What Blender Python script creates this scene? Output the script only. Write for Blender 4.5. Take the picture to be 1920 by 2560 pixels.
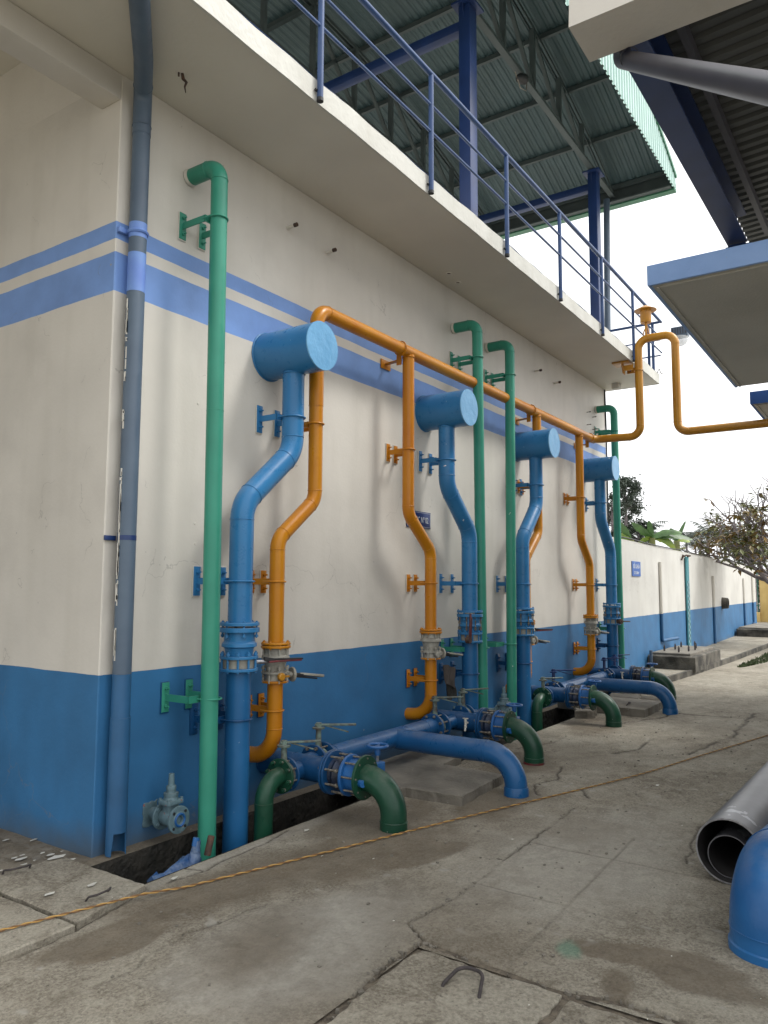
import bpy, bmesh, math, random
import numpy as np
from mathutils import Vector, Matrix, Quaternion
random.seed(11); rng = np.random.default_rng(11)
PI = math.pi
scene = bpy.context.scene
for o in list(bpy.data.objects): bpy.data.objects.remove(o, do_unlink=True)
col = scene.collection

# ---------------------------------------------------------------- camera, world, sun, exposure
CAM = Vector((-2.9295, -4.0450, 1.6))
yaw, pit, rol = [math.radians(a) for a in (34.1, 5.456, 0.264)]
cy_, sy_, cp_, sp_ = math.cos(yaw), math.sin(yaw), math.cos(pit), math.sin(pit)
fw = Vector((cy_*cp_, sy_*cp_, sp_)); rt = Vector((sy_, -cy_, 0)); up = rt.cross(fw)
r2 = rt*math.cos(rol) + up*math.sin(rol); u2 = -rt*math.sin(rol) + up*math.cos(rol)
camd = bpy.data.cameras.new('camera'); cam = bpy.data.objects.new('camera', camd); col.objects.link(cam)
cam.matrix_world = Matrix(((r2.x, u2.x, -fw.x, CAM.x), (r2.y, u2.y, -fw.y, CAM.y), (r2.z, u2.z, -fw.z, CAM.z), (0, 0, 0, 1)))
camd.sensor_fit = 'VERTICAL'; camd.sensor_height = 36; camd.lens = 36*1925/2560; camd.clip_end = 1500; camd.clip_start = .05
scene.camera = cam
world = bpy.data.worlds.new('World'); scene.world = world; world.use_nodes = True
wn = world.node_tree.nodes; wl = world.node_tree.links
sky = wn.new('ShaderNodeTexSky'); sky.sky_type = 'NISHITA'; sky.sun_disc = False
SUN_EL, SUN_AZ = math.radians(52), math.radians(-58)      # azimuth of the sun direction, from +X towards +Y
sky.sun_elevation = SUN_EL; sky.sun_rotation = math.radians(90) - SUN_AZ
sky.air_density = 1.0; sky.dust_density = 6.0; sky.ozone_density = 1.0
hs = wn.new('ShaderNodeHueSaturation'); hs.inputs['Saturation'].default_value = 0.12      # cloud cover greys the sky
bg = wn['Background']; bg.inputs['Strength'].default_value = 0.15
cl = wn.new('ShaderNodeMix'); cl.data_type = 'RGBA'; cl.inputs['Factor'].default_value = .6; cl.inputs['B'].default_value = (8.4, 8.5, 8.6, 1)   # even cloud layer
wl.new(sky.outputs[0], hs.inputs['Color']); wl.new(hs.outputs[0], cl.inputs['A']); wl.new(cl.outputs['Result'], bg.inputs['Color'])
sd = bpy.data.lights.new('sun', 'SUN'); sd.energy = 1.15; sd.angle = math.radians(13); sd.color = (1, .97, .92)
sun = bpy.data.objects.new('sun', sd); col.objects.link(sun)
sdir = Vector((math.cos(SUN_EL)*math.cos(SUN_AZ), math.cos(SUN_EL)*math.sin(SUN_AZ), math.sin(SUN_EL)))
sun.rotation_euler = (-sdir).to_track_quat('-Z', 'Y').to_euler(); sun.location = (0, -10, 20)
vs = scene.view_settings; vs.view_transform = 'Standard'; vs.look = 'None'; vs.gamma = 1; vs.use_curve_mapping = False
vs.exposure = 0.78

# ---------------------------------------------------------------- materials
def mat(name, c, c2=None, rough=.5, scale=4, detail=5, metal=0, bump=0, bscale=60, chips=None, chipamt=.0, chipscale=18,
        streak=0, streakc=(.2, .19, .16), spec=.5, bumpd=.01, coat=0, dust=None):
    if dust is None: dust = .28 if (coat or 'cast' in name or 'lever' in name or 'pvc' in name) else 0
    m = bpy.data.materials.new(name); m.use_nodes = True; nt = m.node_tree; N = nt.nodes; L = nt.links
    b = N['Principled BSDF']; b.inputs['Roughness'].default_value = rough; b.inputs['Metallic'].default_value = metal
    b.inputs['Specular IOR Level'].default_value = spec*(.62 if coat else 1)
    if coat: b.inputs['Coat Weight'].default_value = coat; b.inputs['Coat Roughness'].default_value = .25
    tc = N.new('ShaderNodeTexCoord'); out = None
    n = N.new('ShaderNodeTexNoise'); n.inputs['Scale'].default_value = scale; n.inputs['Detail'].default_value = detail
    L.new(tc.outputs['Object'], n.inputs['Vector'])
    rp = N.new('ShaderNodeValToRGB'); rp.color_ramp.elements[0].position = .35; rp.color_ramp.elements[1].position = .65
    c2 = c2 or tuple(v*.85 for v in c)
    rp.color_ramp.elements[0].color = (*c2, 1); rp.color_ramp.elements[1].color = (*c, 1)
    L.new(n.outputs['Fac'], rp.inputs[0]); out = rp.outputs[0]
    if streak:
        mp = N.new('ShaderNodeMapping'); mp.inputs['Scale'].default_value = (2.2, 2.2, .3)
        L.new(tc.outputs['Object'], mp.inputs[0])
        n2 = N.new('ShaderNodeTexNoise'); n2.inputs['Scale'].default_value = 2.2; n2.inputs['Detail'].default_value = 7
        L.new(mp.outputs[0], n2.inputs['Vector'])
        r2_ = N.new('ShaderNodeMapRange'); r2_.inputs[1].default_value = .5; r2_.inputs[2].default_value = .75
        r2_.inputs[3].default_value = 0; r2_.inputs[4].default_value = streak
        L.new(n2.outputs['Fac'], r2_.inputs[0])
        mx = N.new('ShaderNodeMix'); mx.data_type = 'RGBA'; mx.inputs['B'].default_value = (*streakc, 1)
        L.new(r2_.outputs[0], mx.inputs['Factor']); L.new(out, mx.inputs['A']); out = mx.outputs['Result']
    if chips:
        n3 = N.new('ShaderNodeTexNoise'); n3.inputs['Scale'].default_value = chipscale; n3.inputs['Detail'].default_value = 6
        n3.inputs['Roughness'].default_value = .62
        L.new(tc.outputs['Object'], n3.inputs['Vector'])
        g = N.new('ShaderNodeMapRange'); g.inputs[1].default_value = 1-chipamt; g.inputs[2].default_value = 1-chipamt+.015
        L.new(n3.outputs['Fac'], g.inputs[0])
        mx = N.new('ShaderNodeMix'); mx.data_type = 'RGBA'; mx.inputs['B'].default_value = (*chips, 1)
        L.new(g.outputs[0], mx.inputs['Factor']); L.new(out, mx.inputs['A']); out = mx.outputs['Result']
    if dust:
        ge_ = N.new('ShaderNodeNewGeometry'); sx = N.new('ShaderNodeSeparateXYZ'); L.new(ge_.outputs['Normal'], sx.inputs[0])
        n5 = N.new('ShaderNodeTexNoise'); n5.inputs['Scale'].default_value = 9; n5.inputs['Detail'].default_value = 8; n5.inputs['Roughness'].default_value = .7; L.new(tc.outputs['Object'], n5.inputs['Vector'])
        m1 = N.new('ShaderNodeMapRange'); m1.inputs[1].default_value = .35; m1.inputs[2].default_value = 1.0; L.new(sx.outputs['Z'], m1.inputs[0])
        m2 = N.new('ShaderNodeMapRange'); m2.inputs[1].default_value = .38; m2.inputs[2].default_value = .68; m2.inputs[4].default_value = dust; L.new(n5.outputs['Fac'], m2.inputs[0])
        m3 = N.new('ShaderNodeMath'); m3.operation = 'MULTIPLY'; L.new(m1.outputs[0], m3.inputs[0]); L.new(m2.outputs[0], m3.inputs[1])
        mx = N.new('ShaderNodeMix'); mx.data_type = 'RGBA'; mx.inputs['B'].default_value = (.30, .27, .22, 1); L.new(m3.outputs[0], mx.inputs['Factor']); L.new(out, mx.inputs['A']); out = mx.outputs['Result']
        n6 = N.new('ShaderNodeTexNoise'); n6.inputs['Scale'].default_value = 12; n6.inputs['Detail'].default_value = 8; n6.inputs['Roughness'].default_value = .75; L.new(tc.outputs['Object'], n6.inputs['Vector'])
        m4 = N.new('ShaderNodeMapRange'); m4.inputs[1].default_value = .3; m4.inputs[2].default_value = .7; m4.inputs[3].default_value = rough-.10; m4.inputs[4].default_value = rough+.18; L.new(n6.outputs['Fac'], m4.inputs[0]); L.new(m4.outputs[0], b.inputs['Roughness'])
    L.new(out, b.inputs['Base Color'])
    if bump:
        n4 = N.new('ShaderNodeTexNoise'); n4.inputs['Scale'].default_value = bscale; n4.inputs['Detail'].default_value = 4
        L.new(tc.outputs['Object'], n4.inputs['Vector'])
        bp = N.new('ShaderNodeBump'); bp.inputs['Strength'].default_value = bump; bp.inputs['Distance'].default_value = bumpd
        L.new(n4.outputs['Fac'], bp.inputs['Height']); L.new(bp.outputs[0], b.inputs['Normal'])
    m['out'] = out.node.name
    return m

CREAM = (.63, .60, .54); CREAM2 = (.57, .54, .485); DADO = (.026, .142, .315); STRIPE = (.16, .29, .60)
def wall_mat(name, top_stripe=True, streak=.16, dado_z=1.055, base=None, dado=DADO, zoff=0.0):
    """cream wall paint with painted bands at fixed heights (flat print), weather streaks and trowel relief"""
    m = mat(name, base or CREAM, tuple(v*.86 for v in (base or CREAM)), rough=.62, scale=.9, detail=8, bump=.25, bscale=45, bumpd=.004, streak=streak, streakc=(.36, .335, .27))
    nt = m.node_tree; N = nt.nodes; L = nt.links; b = N['Principled BSDF']
    src = b.inputs['Base Color'].links[0].from_socket
    ge = N.new('ShaderNodeTexCoord'); sp = N.new('ShaderNodeSeparateXYZ'); L.new(ge.outputs['Object'], sp.inputs[0])
    wob = N.new('ShaderNodeTexNoise'); wob.inputs['Scale'].default_value = 3; wob.inputs['Detail'].default_value = 6; L.new(ge.outputs['Object'], wob.inputs['Vector'])
    ad = N.new('ShaderNodeMath'); ad.operation = 'MULTIPLY_ADD'; ad.inputs[1].default_value = .016; L.new(wob.outputs['Fac'], ad.inputs[0]); L.new(sp.outputs['Z'], ad.inputs[2])
    zz = ad.outputs[0]
    def band(lo, hi, c, src):
        a = N.new('ShaderNodeMath'); a.operation = 'GREATER_THAN'; a.inputs[1].default_value = lo+.008; L.new(zz, a.inputs[0])
        d = N.new('ShaderNodeMath'); d.operation = 'LESS_THAN'; d.inputs[1].default_value = hi+.008; L.new(zz, d.inputs[0])
        e = N.new('ShaderNodeMath'); e.operation = 'MULTIPLY'; L.new(a.outputs[0], e.inputs[0]); L.new(d.outputs[0], e.inputs[1])
        n = N.new('ShaderNodeTexNoise'); n.inputs['Scale'].default_value = 2.5; n.inputs['Detail'].default_value = 8; L.new(ge.outputs['Object'], n.inputs['Vector'])
        rp = N.new('ShaderNodeValToRGB'); rp.color_ramp.elements[0].position = .3; rp.color_ramp.elements[1].position = .7
        rp.color_ramp.elements[0].color = (*[v*.82 for v in c], 1); rp.color_ramp.elements[1].color = (*[min(1, v*1.12) for v in c], 1)
        L.new(n.outputs['Fac'], rp.inputs[0])
        mx = N.new('ShaderNodeMix'); mx.data_type = 'RGBA'; L.new(e.outputs[0], mx.inputs['Factor']); L.new(src, mx.inputs['A']); L.new(rp.outputs[0], mx.inputs['B'])
        return mx.outputs['Result']
    src = band(-5, dado_z, dado, src)
    if top_stripe:
        src = band(3.445, 3.70, STRIPE, src); src = band(3.785, 3.90, STRIPE, src)
    sm = N.new('ShaderNodeTexNoise'); sm.inputs['Scale'].default_value = 1.6; sm.inputs['Detail'].default_value = 9; sm.inputs['Roughness'].default_value = .62; L.new(ge.outputs['Object'], sm.inputs['Vector'])
    g2_ = N.new('ShaderNodeMapRange'); g2_.inputs[1].default_value = .50; g2_.inputs[2].default_value = .72; g2_.inputs[4].default_value = .22; L.new(sm.outputs['Fac'], g2_.inputs[0])
    mxs = N.new('ShaderNodeMix'); mxs.data_type = 'RGBA'; mxs.blend_type = 'MULTIPLY'; mxs.inputs['B'].default_value = (.62, .60, .60, 1); L.new(g2_.outputs[0], mxs.inputs['Factor']); L.new(src, mxs.inputs['A']); src = mxs.outputs['Result']
    # splash dirt within a hand's width of the ground
    dz = N.new('ShaderNodeMath'); dz.operation = 'MULTIPLY_ADD'; dz.inputs[1].default_value = .45; L.new(sm.outputs['Fac'], dz.inputs[0]); L.new(sp.outputs['Z'], dz.inputs[2])
    dr = N.new('ShaderNodeMapRange'); dr.inputs[1].default_value = .42; dr.inputs[2].default_value = .22; dr.inputs[4].default_value = .65; L.new(dz.outputs[0], dr.inputs[0])
    mxd = N.new('ShaderNodeMix'); mxd.data_type = 'RGBA'; mxd.inputs['B'].default_value = (.07, .075, .07, 1); L.new(dr.outputs[0], mxd.inputs['Factor']); L.new(src, mxd.inputs['A']); src = mxd.outputs['Result']
    # hairline cracks in the render coat
    vc = N.new('ShaderNodeTexVoronoi'); vc.feature = 'DISTANCE_TO_EDGE'; vc.inputs['Scale'].default_value = .55
    dm = N.new('ShaderNodeVectorMath'); dm.operation = 'MULTIPLY_ADD'; dm.inputs[1].default_value = (.5, .5, .5); L.new(wob.outputs['Color'], dm.inputs[0]); L.new(ge.outputs['Object'], dm.inputs[2]); L.new(dm.outputs[0], vc.inputs['Vector'])
    vr = N.new('ShaderNodeMapRange'); vr.inputs[1].default_value = .0016; vr.inputs[2].default_value = .0004; vr.inputs[4].default_value = .38; L.new(vc.outputs['Distance'], vr.inputs[0])
    vm = N.new('ShaderNodeMath'); vm.operation = 'MULTIPLY'; L.new(vr.outputs[0], vm.inputs[0]); gt = N.new('ShaderNodeMath'); gt.operation = 'GREATER_THAN'; gt.inputs[1].default_value = .53; L.new(sm.outputs['Fac'], gt.inputs[0]); L.new(gt.outputs[0], vm.inputs[1])
    mxc = N.new('ShaderNodeMix'); mxc.data_type = 'RGBA'; mxc.inputs['B'].default_value = (.16, .15, .14, 1); L.new(vm.outputs[0], mxc.inputs['Factor']); L.new(src, mxc.inputs['A']); src = mxc.outputs['Result']
    # small specks where the paint has flaked
    n3 = N.new('ShaderNodeTexNoise'); n3.inputs['Scale'].default_value = 14; n3.inputs['Detail'].default_value = 2; L.new(ge.outputs['Object'], n3.inputs['Vector'])
    g = N.new('ShaderNodeMapRange'); g.inputs[1].default_value = .775; g.inputs[2].default_value = .79; L.new(n3.outputs['Fac'], g.inputs[0])
    mx = N.new('ShaderNodeMix'); mx.data_type = 'RGBA'; mx.inputs['B'].default_value = (.30, .30, .29, 1)
    L.new(g.outputs[0], mx.inputs['Factor']); L.new(src, mx.inputs['A'])
    L.new(mx.outputs['Result'], b.inputs['Base Color'])
    b2 = N.new('ShaderNodeBump'); b2.inputs['Strength'].default_value = .3; b2.inputs['Distance'].default_value = .012
    tw = N.new('ShaderNodeTexNoise'); tw.inputs['Scale'].default_value = 4.5; tw.inputs['Detail'].default_value = 3; L.new(ge.outputs['Object'], tw.inputs['Vector'])
    L.new(tw.outputs['Fac'], b2.inputs['Height']); old = b.inputs['Normal'].links[0].from_socket; L.new(old, b2.inputs['Normal']); L.new(b2.outputs[0], b.inputs['Normal'])
    return m

M = {}
M['wall'] = wall_mat('painted_wall')
M['reswall'] = wall_mat('reservoir_wall', False, .18, 1.06, base=(.60, .59, .55), dado=(.03, .14, .30))
M['cream'] = mat('cream_plaster', CREAM, CREAM2, rough=.65, scale=1.4, bump=.3, bscale=35, bumpd=.006, streak=.12, streakc=(.4, .37, .3))
M['soffit'] = mat('soffit_plaster', (.64, .61, .53), (.56, .53, .46), rough=.7, scale=.9, bump=.25, bscale=30, bumpd=.006)
M['fascia'] = mat('fascia_plaster', (.57, .565, .515), (.50, .495, .445), rough=.65, scale=3, bump=.5, bscale=22, bumpd=.01, streak=.4, streakc=(.42, .40, .34))
CH = (.75, .75, .72)
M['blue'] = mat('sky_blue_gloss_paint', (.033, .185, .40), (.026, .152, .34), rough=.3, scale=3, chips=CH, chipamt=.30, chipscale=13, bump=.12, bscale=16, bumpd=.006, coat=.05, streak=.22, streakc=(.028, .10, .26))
M['blueend'] = mat('lit_blue_end_plate', (.15, .38, .62), (.12, .33, .56), rough=.4, scale=5, bump=.8, bscale=14, bumpd=.01)  # riser blue brightened in the colour for the light on the drum ends
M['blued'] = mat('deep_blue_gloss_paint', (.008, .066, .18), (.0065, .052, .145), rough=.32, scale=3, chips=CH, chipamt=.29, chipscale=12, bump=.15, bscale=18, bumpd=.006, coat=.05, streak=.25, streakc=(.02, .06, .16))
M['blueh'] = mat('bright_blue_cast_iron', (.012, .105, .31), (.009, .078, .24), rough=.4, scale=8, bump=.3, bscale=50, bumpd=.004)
M['green'] = mat('jade_green_paint', (.042, .275, .19), (.032, .225, .155), rough=.36, scale=3, chips=CH, chipamt=.29, chipscale=12, bump=.1, bscale=20, bumpd=.005, coat=.05, streak=.25, streakc=(.02, .15, .09))
M['greend'] = mat('dark_green_paint', (.010, .060, .033), (.007, .042, .024), rough=.34, scale=5, chips=(.5, .55, .48), chipamt=.27, chipscale=60, bump=.2, bscale=30, bumpd=.005, coat=.05)
M['orange'] = mat('orange_paint', (.50, .205, .006), (.44, .16, .006), rough=.32, scale=2.5, chips=(.8, .6, .4), chipamt=.23, chipscale=30, bump=.12, bscale=20, bumpd=.005, coat=.05, streak=.35, streakc=(.36, .085, .012))
M['yellow'] = mat('yellow_orange_paint', (.50, .235, .015), (.43, .185, .012), rough=.38, scale=3, chips=(.25, .1, .02), chipamt=.24, chipscale=28, bump=.12, bscale=20, bumpd=.005)
M['grey'] = mat('grey_primer_casting', (.36, .35, .30), (.22, .21, .18), rough=.55, scale=14, chips=(.14, .05, .03), chipamt=.34, chipscale=22, bump=.5, bscale=60, bumpd=.004)
M['steel'] = mat('bright_steel', (.45, .46, .48), (.25, .25, .27), rough=.32, metal=.8, scale=30)
M['rusty'] = mat('rusty_steel', (.10, .055, .035), (.045, .03, .025), rough=.75, scale=30, bump=.5, bscale=90, bumpd=.003)
M['lever'] = mat('flaking_green_lever', (.14, .20, .17), (.07, .06, .05), rough=.6, scale=22, bump=.5, bscale=60, bumpd=.003)
M['levred'] = mat('dark_red_lever', (.16, .02, .025), (.05, .02, .02), rough=.4, scale=14)
M['black'] = mat('black_rubber', (.018, .018, .02), (.01, .01, .012), rough=.55, scale=20)
M['steelpipe'] = mat('mill_scale_steel', (.135, .135, .145), (.075, .075, .082), rough=.38, metal=.35, scale=2.2, bump=.15, bscale=10, bumpd=.006, chips=(.32, .33, .35), chipamt=.36, chipscale=5)
M['bluebig'] = mat('weathered_blue_paint', (.02, .125, .32), (.013, .085, .24), rough=.34, scale=3.5, bump=.35, bscale=60, bumpd=.003, chips=(.2, .3, .42), chipamt=.27, chipscale=40, coat=.05)
M['pipeinside'] = mat('dark_pipe_inside', (.03, .028, .028), (.018, .016, .016), rough=.7, scale=8)  # near-black tone for the bore of the steel pipes
M['boltz'] = mat('zinc_bolt', (.30, .28, .24), (.12, .10, .08), rough=.45, metal=.5, scale=60)
M['blgrey'] = mat('blue_grey_casting', (.12, .20, .23), (.07, .12, .14), rough=.55, scale=16, chips=(.26, .07, .05), chipamt=.36, chipscale=16, bump=.5, bscale=50, bumpd=.004)
M['pvc'] = mat('blue_grey_pvc', (.088, .128, .178), (.068, .10, .145), rough=.42, scale=2.5, chips=(.7, .72, .7), chipamt=.285, chipscale=14, streak=.3, streakc=(.06, .08, .11))
M['pvcblue'] = mat('pvc_overpainted_blue', (.022, .105, .235), (.018, .085, .19), rough=.5, scale=4)
M['pvcstripe'] = mat('pvc_overpainted_pale_blue', STRIPE, (.11, .2, .55), rough=.5, scale=4)
M['pvcdark'] = mat('grey_plastic_pipe', (.045, .043, .055), (.034, .033, .042), rough=.42, scale=3, chips=(.3, .3, .3), chipamt=.27)
M['rail'] = mat('slate_blue_rail_paint', (.035, .075, .19), (.028, .06, .15), rough=.35, scale=6, coat=.05)
M['navy'] = mat('navy_steel_paint', (.012, .036, .135), (.009, .028, .105), rough=.42, scale=3, bump=.1, bscale=30, bumpd=.004)
M['truss'] = mat('grey_green_steel_paint', (.082, .105, .108), (.065, .085, .088), rough=.6, scale=4)
M['sheet'] = mat('green_grey_roof_sheet', (.055, .098, .108), (.045, .08, .088), rough=.5, scale=1.6, streak=.3, streakc=(.08, .12, .11))
M['gable'] = mat('pale_green_gable_sheet', (.45, .62, .57), (.38, .55, .50), rough=.38, scale=1.6)
M['gutter'] = mat('green_flashing', (.06, .22, .13), (.045, .17, .10), rough=.4, scale=3)
M['canopyblue'] = mat('canopy_blue_paint', (.26, .41, .72), (.22, .36, .66), rough=.6, scale=3, bump=.35, bscale=25, bumpd=.01, chips=(.3, .35, .5), chipamt=.3)
M['canopyblue2'] = mat('canopy_deep_blue_paint', (.03, .12, .42), (.025, .1, .36), rough=.6, scale=3, bump=.35, bscale=25, bumpd=.01)
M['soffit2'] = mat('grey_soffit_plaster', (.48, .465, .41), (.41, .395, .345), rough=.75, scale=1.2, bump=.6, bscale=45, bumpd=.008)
M['concrete'] = mat('shaded_weathered_concrete', (.215, .195, .16), (.12, .108, .088), rough=.85, scale=3.5, detail=9, bump=.8, bscale=28, bumpd=.015, chips=(.5, .48, .42), chipamt=.31, chipscale=30)  # tone lowered for the shade on the pit covers under the pipes
M['concdark'] = mat('near_black_concrete', (.032, .028, .022), (.010, .010, .008), rough=.8, scale=5, detail=9, bump=1, bscale=22, bumpd=.03)  # very dark concrete tone for the trench floor and sides
M['dirt'] = mat('joint_dirt', (.15, .125, .092), (.06, .048, .036), rough=.95, scale=25, bump=1, bscale=70, bumpd=.01)
M['concblock'] = mat('stained_concrete_block', (.145, .132, .108), (.03, .028, .023), rough=.9, scale=4, detail=10, bump=.9, bscale=30, bumpd=.02, streak=.5, streakc=(.03, .03, .026))
M['cord1'] = mat('orange_cord', (.50, .30, .09), (.38, .22, .06), rough=.6, scale=10)
M['cord2'] = mat('brown_cord', (.22, .11, .04), (.14, .07, .025), rough=.6, scale=10)
M['rebar'] = mat('rusty_rebar', (.055, .045, .045), (.03, .025, .025), rough=.8, scale=40, bump=.6, bscale=120, bumpd=.002)
M['plastic'] = mat('blue_plastic_wrap', (.02, .07, .20), (.10, .15, .24), rough=.25, scale=14, bump=.8, bscale=20, bumpd=.02)
M['rag'] = mat('brown_rag', (.075, .062, .055), (.045, .038, .034), rough=.95, scale=10, bump=.7, bscale=120, bumpd=.004)
M['ragd'] = mat('dark_rag', (.03, .03, .026), (.018, .018, .016), rough=.95, scale=10)
M['white'] = mat('white_plastic', (.62, .6, .54), (.5, .48, .42), rough=.4, scale=10)
M['paint_white'] = mat('white_print', (.75, .78, .8), rough=.5)
M['sign'] = mat('dark_blue_enamel', (.012, .03, .17), (.01, .025, .14), rough=.3, scale=6)
M['sign2'] = mat('blue_enamel', (.02, .12, .42), (.018, .10, .38), rough=.35, scale=6)
M['teal'] = mat('teal_gauge_paint', (.06, .24, .28), (.045, .19, .22), rough=.6, scale=6)
M['tealpale'] = mat('pale_gauge_mark', (.28, .42, .46), (.2, .32, .36), rough=.6, scale=6)
M['tealdark'] = mat('dark_gauge_mark', (.02, .05, .07), rough=.6)
M['yelwall'] = mat('ochre_wall_paint', (.58, .42, .16), (.50, .35, .12), rough=.8, scale=2, bump=.3, streak=.3, streakc=(.3, .2, .08))
M['fence'] = mat('green_fence_paint', (.02, .14, .10), rough=.5)
M['bark'] = mat('grey_bark', (.20, .175, .18), (.11, .095, .10), rough=.85, scale=12, bump=.6, bscale=40)
M['leafbr'] = mat('bronze_leaf', (.24, .14, .03), (.11, .085, .02), rough=.55, scale=3)
M['leafol'] = mat('olive_leaf', (.13, .13, .03), (.07, .085, .02), rough=.55, scale=3)
M['leafdk'] = mat('dark_green_leaf', (.018, .034, .018), (.012, .022, .012), rough=.6, scale=3)
M['leafgy'] = mat('grey_green_leaf', (.055, .075, .055), (.03, .045, .032), rough=.6, scale=3)
M['banana'] = mat('banana_leaf', (.055, .13, .025), (.03, .075, .018), rough=.45, scale=5)
M['bananay'] = mat('yellow_banana_leaf', (.20, .26, .03), (.09, .16, .02), rough=.45, scale=5)
M['grass'] = mat('grass_green', (.05, .075, .02), (.03, .05, .015), rough=.8, scale=20)
M['glass'] = mat('frosted_lamp_glass', (.55, .57, .58), rough=.15)
for k in ('leafbr', 'leafol', 'banana', 'bananay'):
    b = M[k].node_tree.nodes['Principled BSDF']; b.inputs['Transmission Weight'].default_value = 0; b.inputs['Subsurface Weight'].default_value = 0

# ---------------------------------------------------------------- geometry kit
def frame(ax):
    ax = Vector(ax).normalized(); h = Vector((0, 0, 1)) if abs(ax.z) < .9 else Vector((1, 0, 0))
    a = ax.cross(h).normalized(); b = ax.cross(a).normalized(); return ax, a, b
class G:
    def __init__(s): s.v = []; s.f = []; s.m = []; s.mi = 0
    def add(s, vs, fs):
        n = len(s.v); s.v += [tuple(p) for p in vs]; s.f += [tuple(i+n for i in f) for f in fs]; s.m += [s.mi]*len(fs); return s
    def box(s, lo, hi, bev=0, rot=None, piv=None):
        bm = bmesh.new(); bmesh.ops.create_cube(bm, size=1)
        c = (Vector(lo)+Vector(hi))/2; d = Vector(hi)-Vector(lo)
        for v in bm.verts: v.co = Vector((v.co.x*d.x, v.co.y*d.y, v.co.z*d.z))
        if bev: bmesh.ops.bevel(bm, geom=bm.edges[:], offset=bev, segments=2, affect='EDGES', profile=.5)
        if rot: 
            for v in bm.verts: v.co = rot @ v.co
        for v in bm.verts: v.co += c
        bm.verts.index_update(); s.add([v.co.copy() for v in bm.verts], [[v.index for v in f.verts] for f in bm.faces]); bm.free(); return s
    def bar(s, p0, p1, w, h, bev=0):
        """rectangular bar from p0 to p1, w across (horizontal), h tall"""
        p0, p1 = Vector(p0), Vector(p1); d = p1-p0; L = d.length; x = d.normalized()
        y = Vector((0, 0, 1)).cross(x)
        if y.length < 1e-4: y = Vector((0, 1, 0))
        y.normalize(); z = x.cross(y); R = Matrix((x, y, z)).transposed()
        return s.box(Vector((-L/2, -w/2, -h/2))+(p0+p1)/2, Vector((L/2, w/2, h/2))+(p0+p1)/2, bev, R)
    def rev(s, c, ax, prof, n=20, closed=True):
        ax, a, b = frame(ax); c = Vector(c); vs = []; fs = []
        for t, r in prof:
            for i in range(n):
                q = 2*PI*i/n; vs.append(c+ax*t+(a*math.cos(q)+b*math.sin(q))*r)
        for k in range(len(prof)-1):
            for i in range(n):
                j = (i+1) % n; fs.append((k*n+i, k*n+j, (k+1)*n+j, (k+1)*n+i))
        if closed: fs.append(tuple(range(n-1, -1, -1))); fs.append(tuple((len(prof)-1)*n+i for i in range(n)))
        return s.add(vs, fs)
    def cyl(s, p0, p1, r, n=12, r1=None):
        d = Vector(p1)-Vector(p0); return s.rev(p0, d, [(0, r), (d.length, r if r1 is None else r1)], n)
    def tube(s, pts, r, n=16, cap=True, rs=None):
        pts = [Vector(p) for p in pts]; t = [(pts[min(i+1, len(pts)-1)]-pts[max(i-1, 0)]).normalized() for i in range(len(pts))]
        ax, a, b = frame(t[0]); vs = []; fs = []
        for i, p in enumerate(pts):
            if i: 
                q = t[i-1].rotation_difference(t[i]); a = q @ a
            a = (a-t[i]*a.dot(t[i])).normalized(); b = t[i].cross(a)
            rr = rs[i] if rs else r
            for k in range(n):
                w = 2*PI*k/n; vs.append(p+(a*math.cos(w)+b*math.sin(w))*rr)
        for i in range(len(pts)-1):
            for k in range(n):
                j = (k+1) % n; fs.append((i*n+k, i*n+j, (i+1)*n+j, (i+1)*n+k))
        if cap: fs.append(tuple(range(n-1, -1, -1))); fs.append(tuple((len(pts)-1)*n+k for k in range(n)))
        return s.add(vs, fs)
    def ring(s, c, ax, R, r, n=20, m=6, a0=0, a1=2*PI, ref=None):
        ax, a, b = frame(ax)
        if ref is not None: a = Vector(ref).normalized(); b = ax.cross(a)
        full = abs(a1-a0-2*PI) < 1e-4; c = Vector(c)
        pts = [c+(a*math.cos(a0+(a1-a0)*i/n)+b*math.sin(a0+(a1-a0)*i/n))*R for i in range(n+1)]
        return s.tube(pts, r, m)
    def poly(s, pts, z0, z1, bev=.006):
        n = len(pts); c = sum((Vector((p[0], p[1])) for p in pts), Vector((0, 0)))/n
        ins = [Vector((p[0], p[1]))+(c-Vector((p[0], p[1]))).normalized()*bev*1.6 for p in pts]
        vs = [(p[0], p[1], z0) for p in pts]+[(p[0], p[1], z1-bev) for p in pts]+[(q.x, q.y, z1) for q in ins]
        fs = [tuple(range(n-1, -1, -1)), tuple(2*n+i for i in range(n))]
        for k in range(2):
            for i in range(n):
                j = (i+1) % n; fs.append((k*n+i, k*n+j, (k+1)*n+j, (k+1)*n+i))
        return s.add(vs, fs)
    def build(s, name, m, parent=None, label=None, cat=None, group=None, kind=None, smooth=True, angle=35):
        off = world_loc(parent) if parent else Vector((0, 0, 0))
        me = bpy.data.meshes.new(name)
        if parent is None and kind is None and s.v:      # a lone mesh thing: origin at its base
            a = np.array(s.v); off = Vector((a[:, 0].mean(), a[:, 1].mean(), a[:, 2].min()))
        me.from_pydata([(p[0]-off.x, p[1]-off.y, p[2]-off.z) for p in s.v], [], s.f)
        for x in (m if isinstance(m, (list, tuple)) else [m]): me.materials.append(M[x])
        me.polygons.foreach_set('material_index', s.m)
        if smooth:
            me.polygons.foreach_set('use_smooth', [True]*len(me.polygons)); me.set_sharp_from_angle(angle=math.radians(angle))
        bm = bmesh.new(); bm.from_mesh(me); bmesh.ops.recalc_face_normals(bm, faces=bm.faces[:]); bm.to_mesh(me); bm.free()
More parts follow.
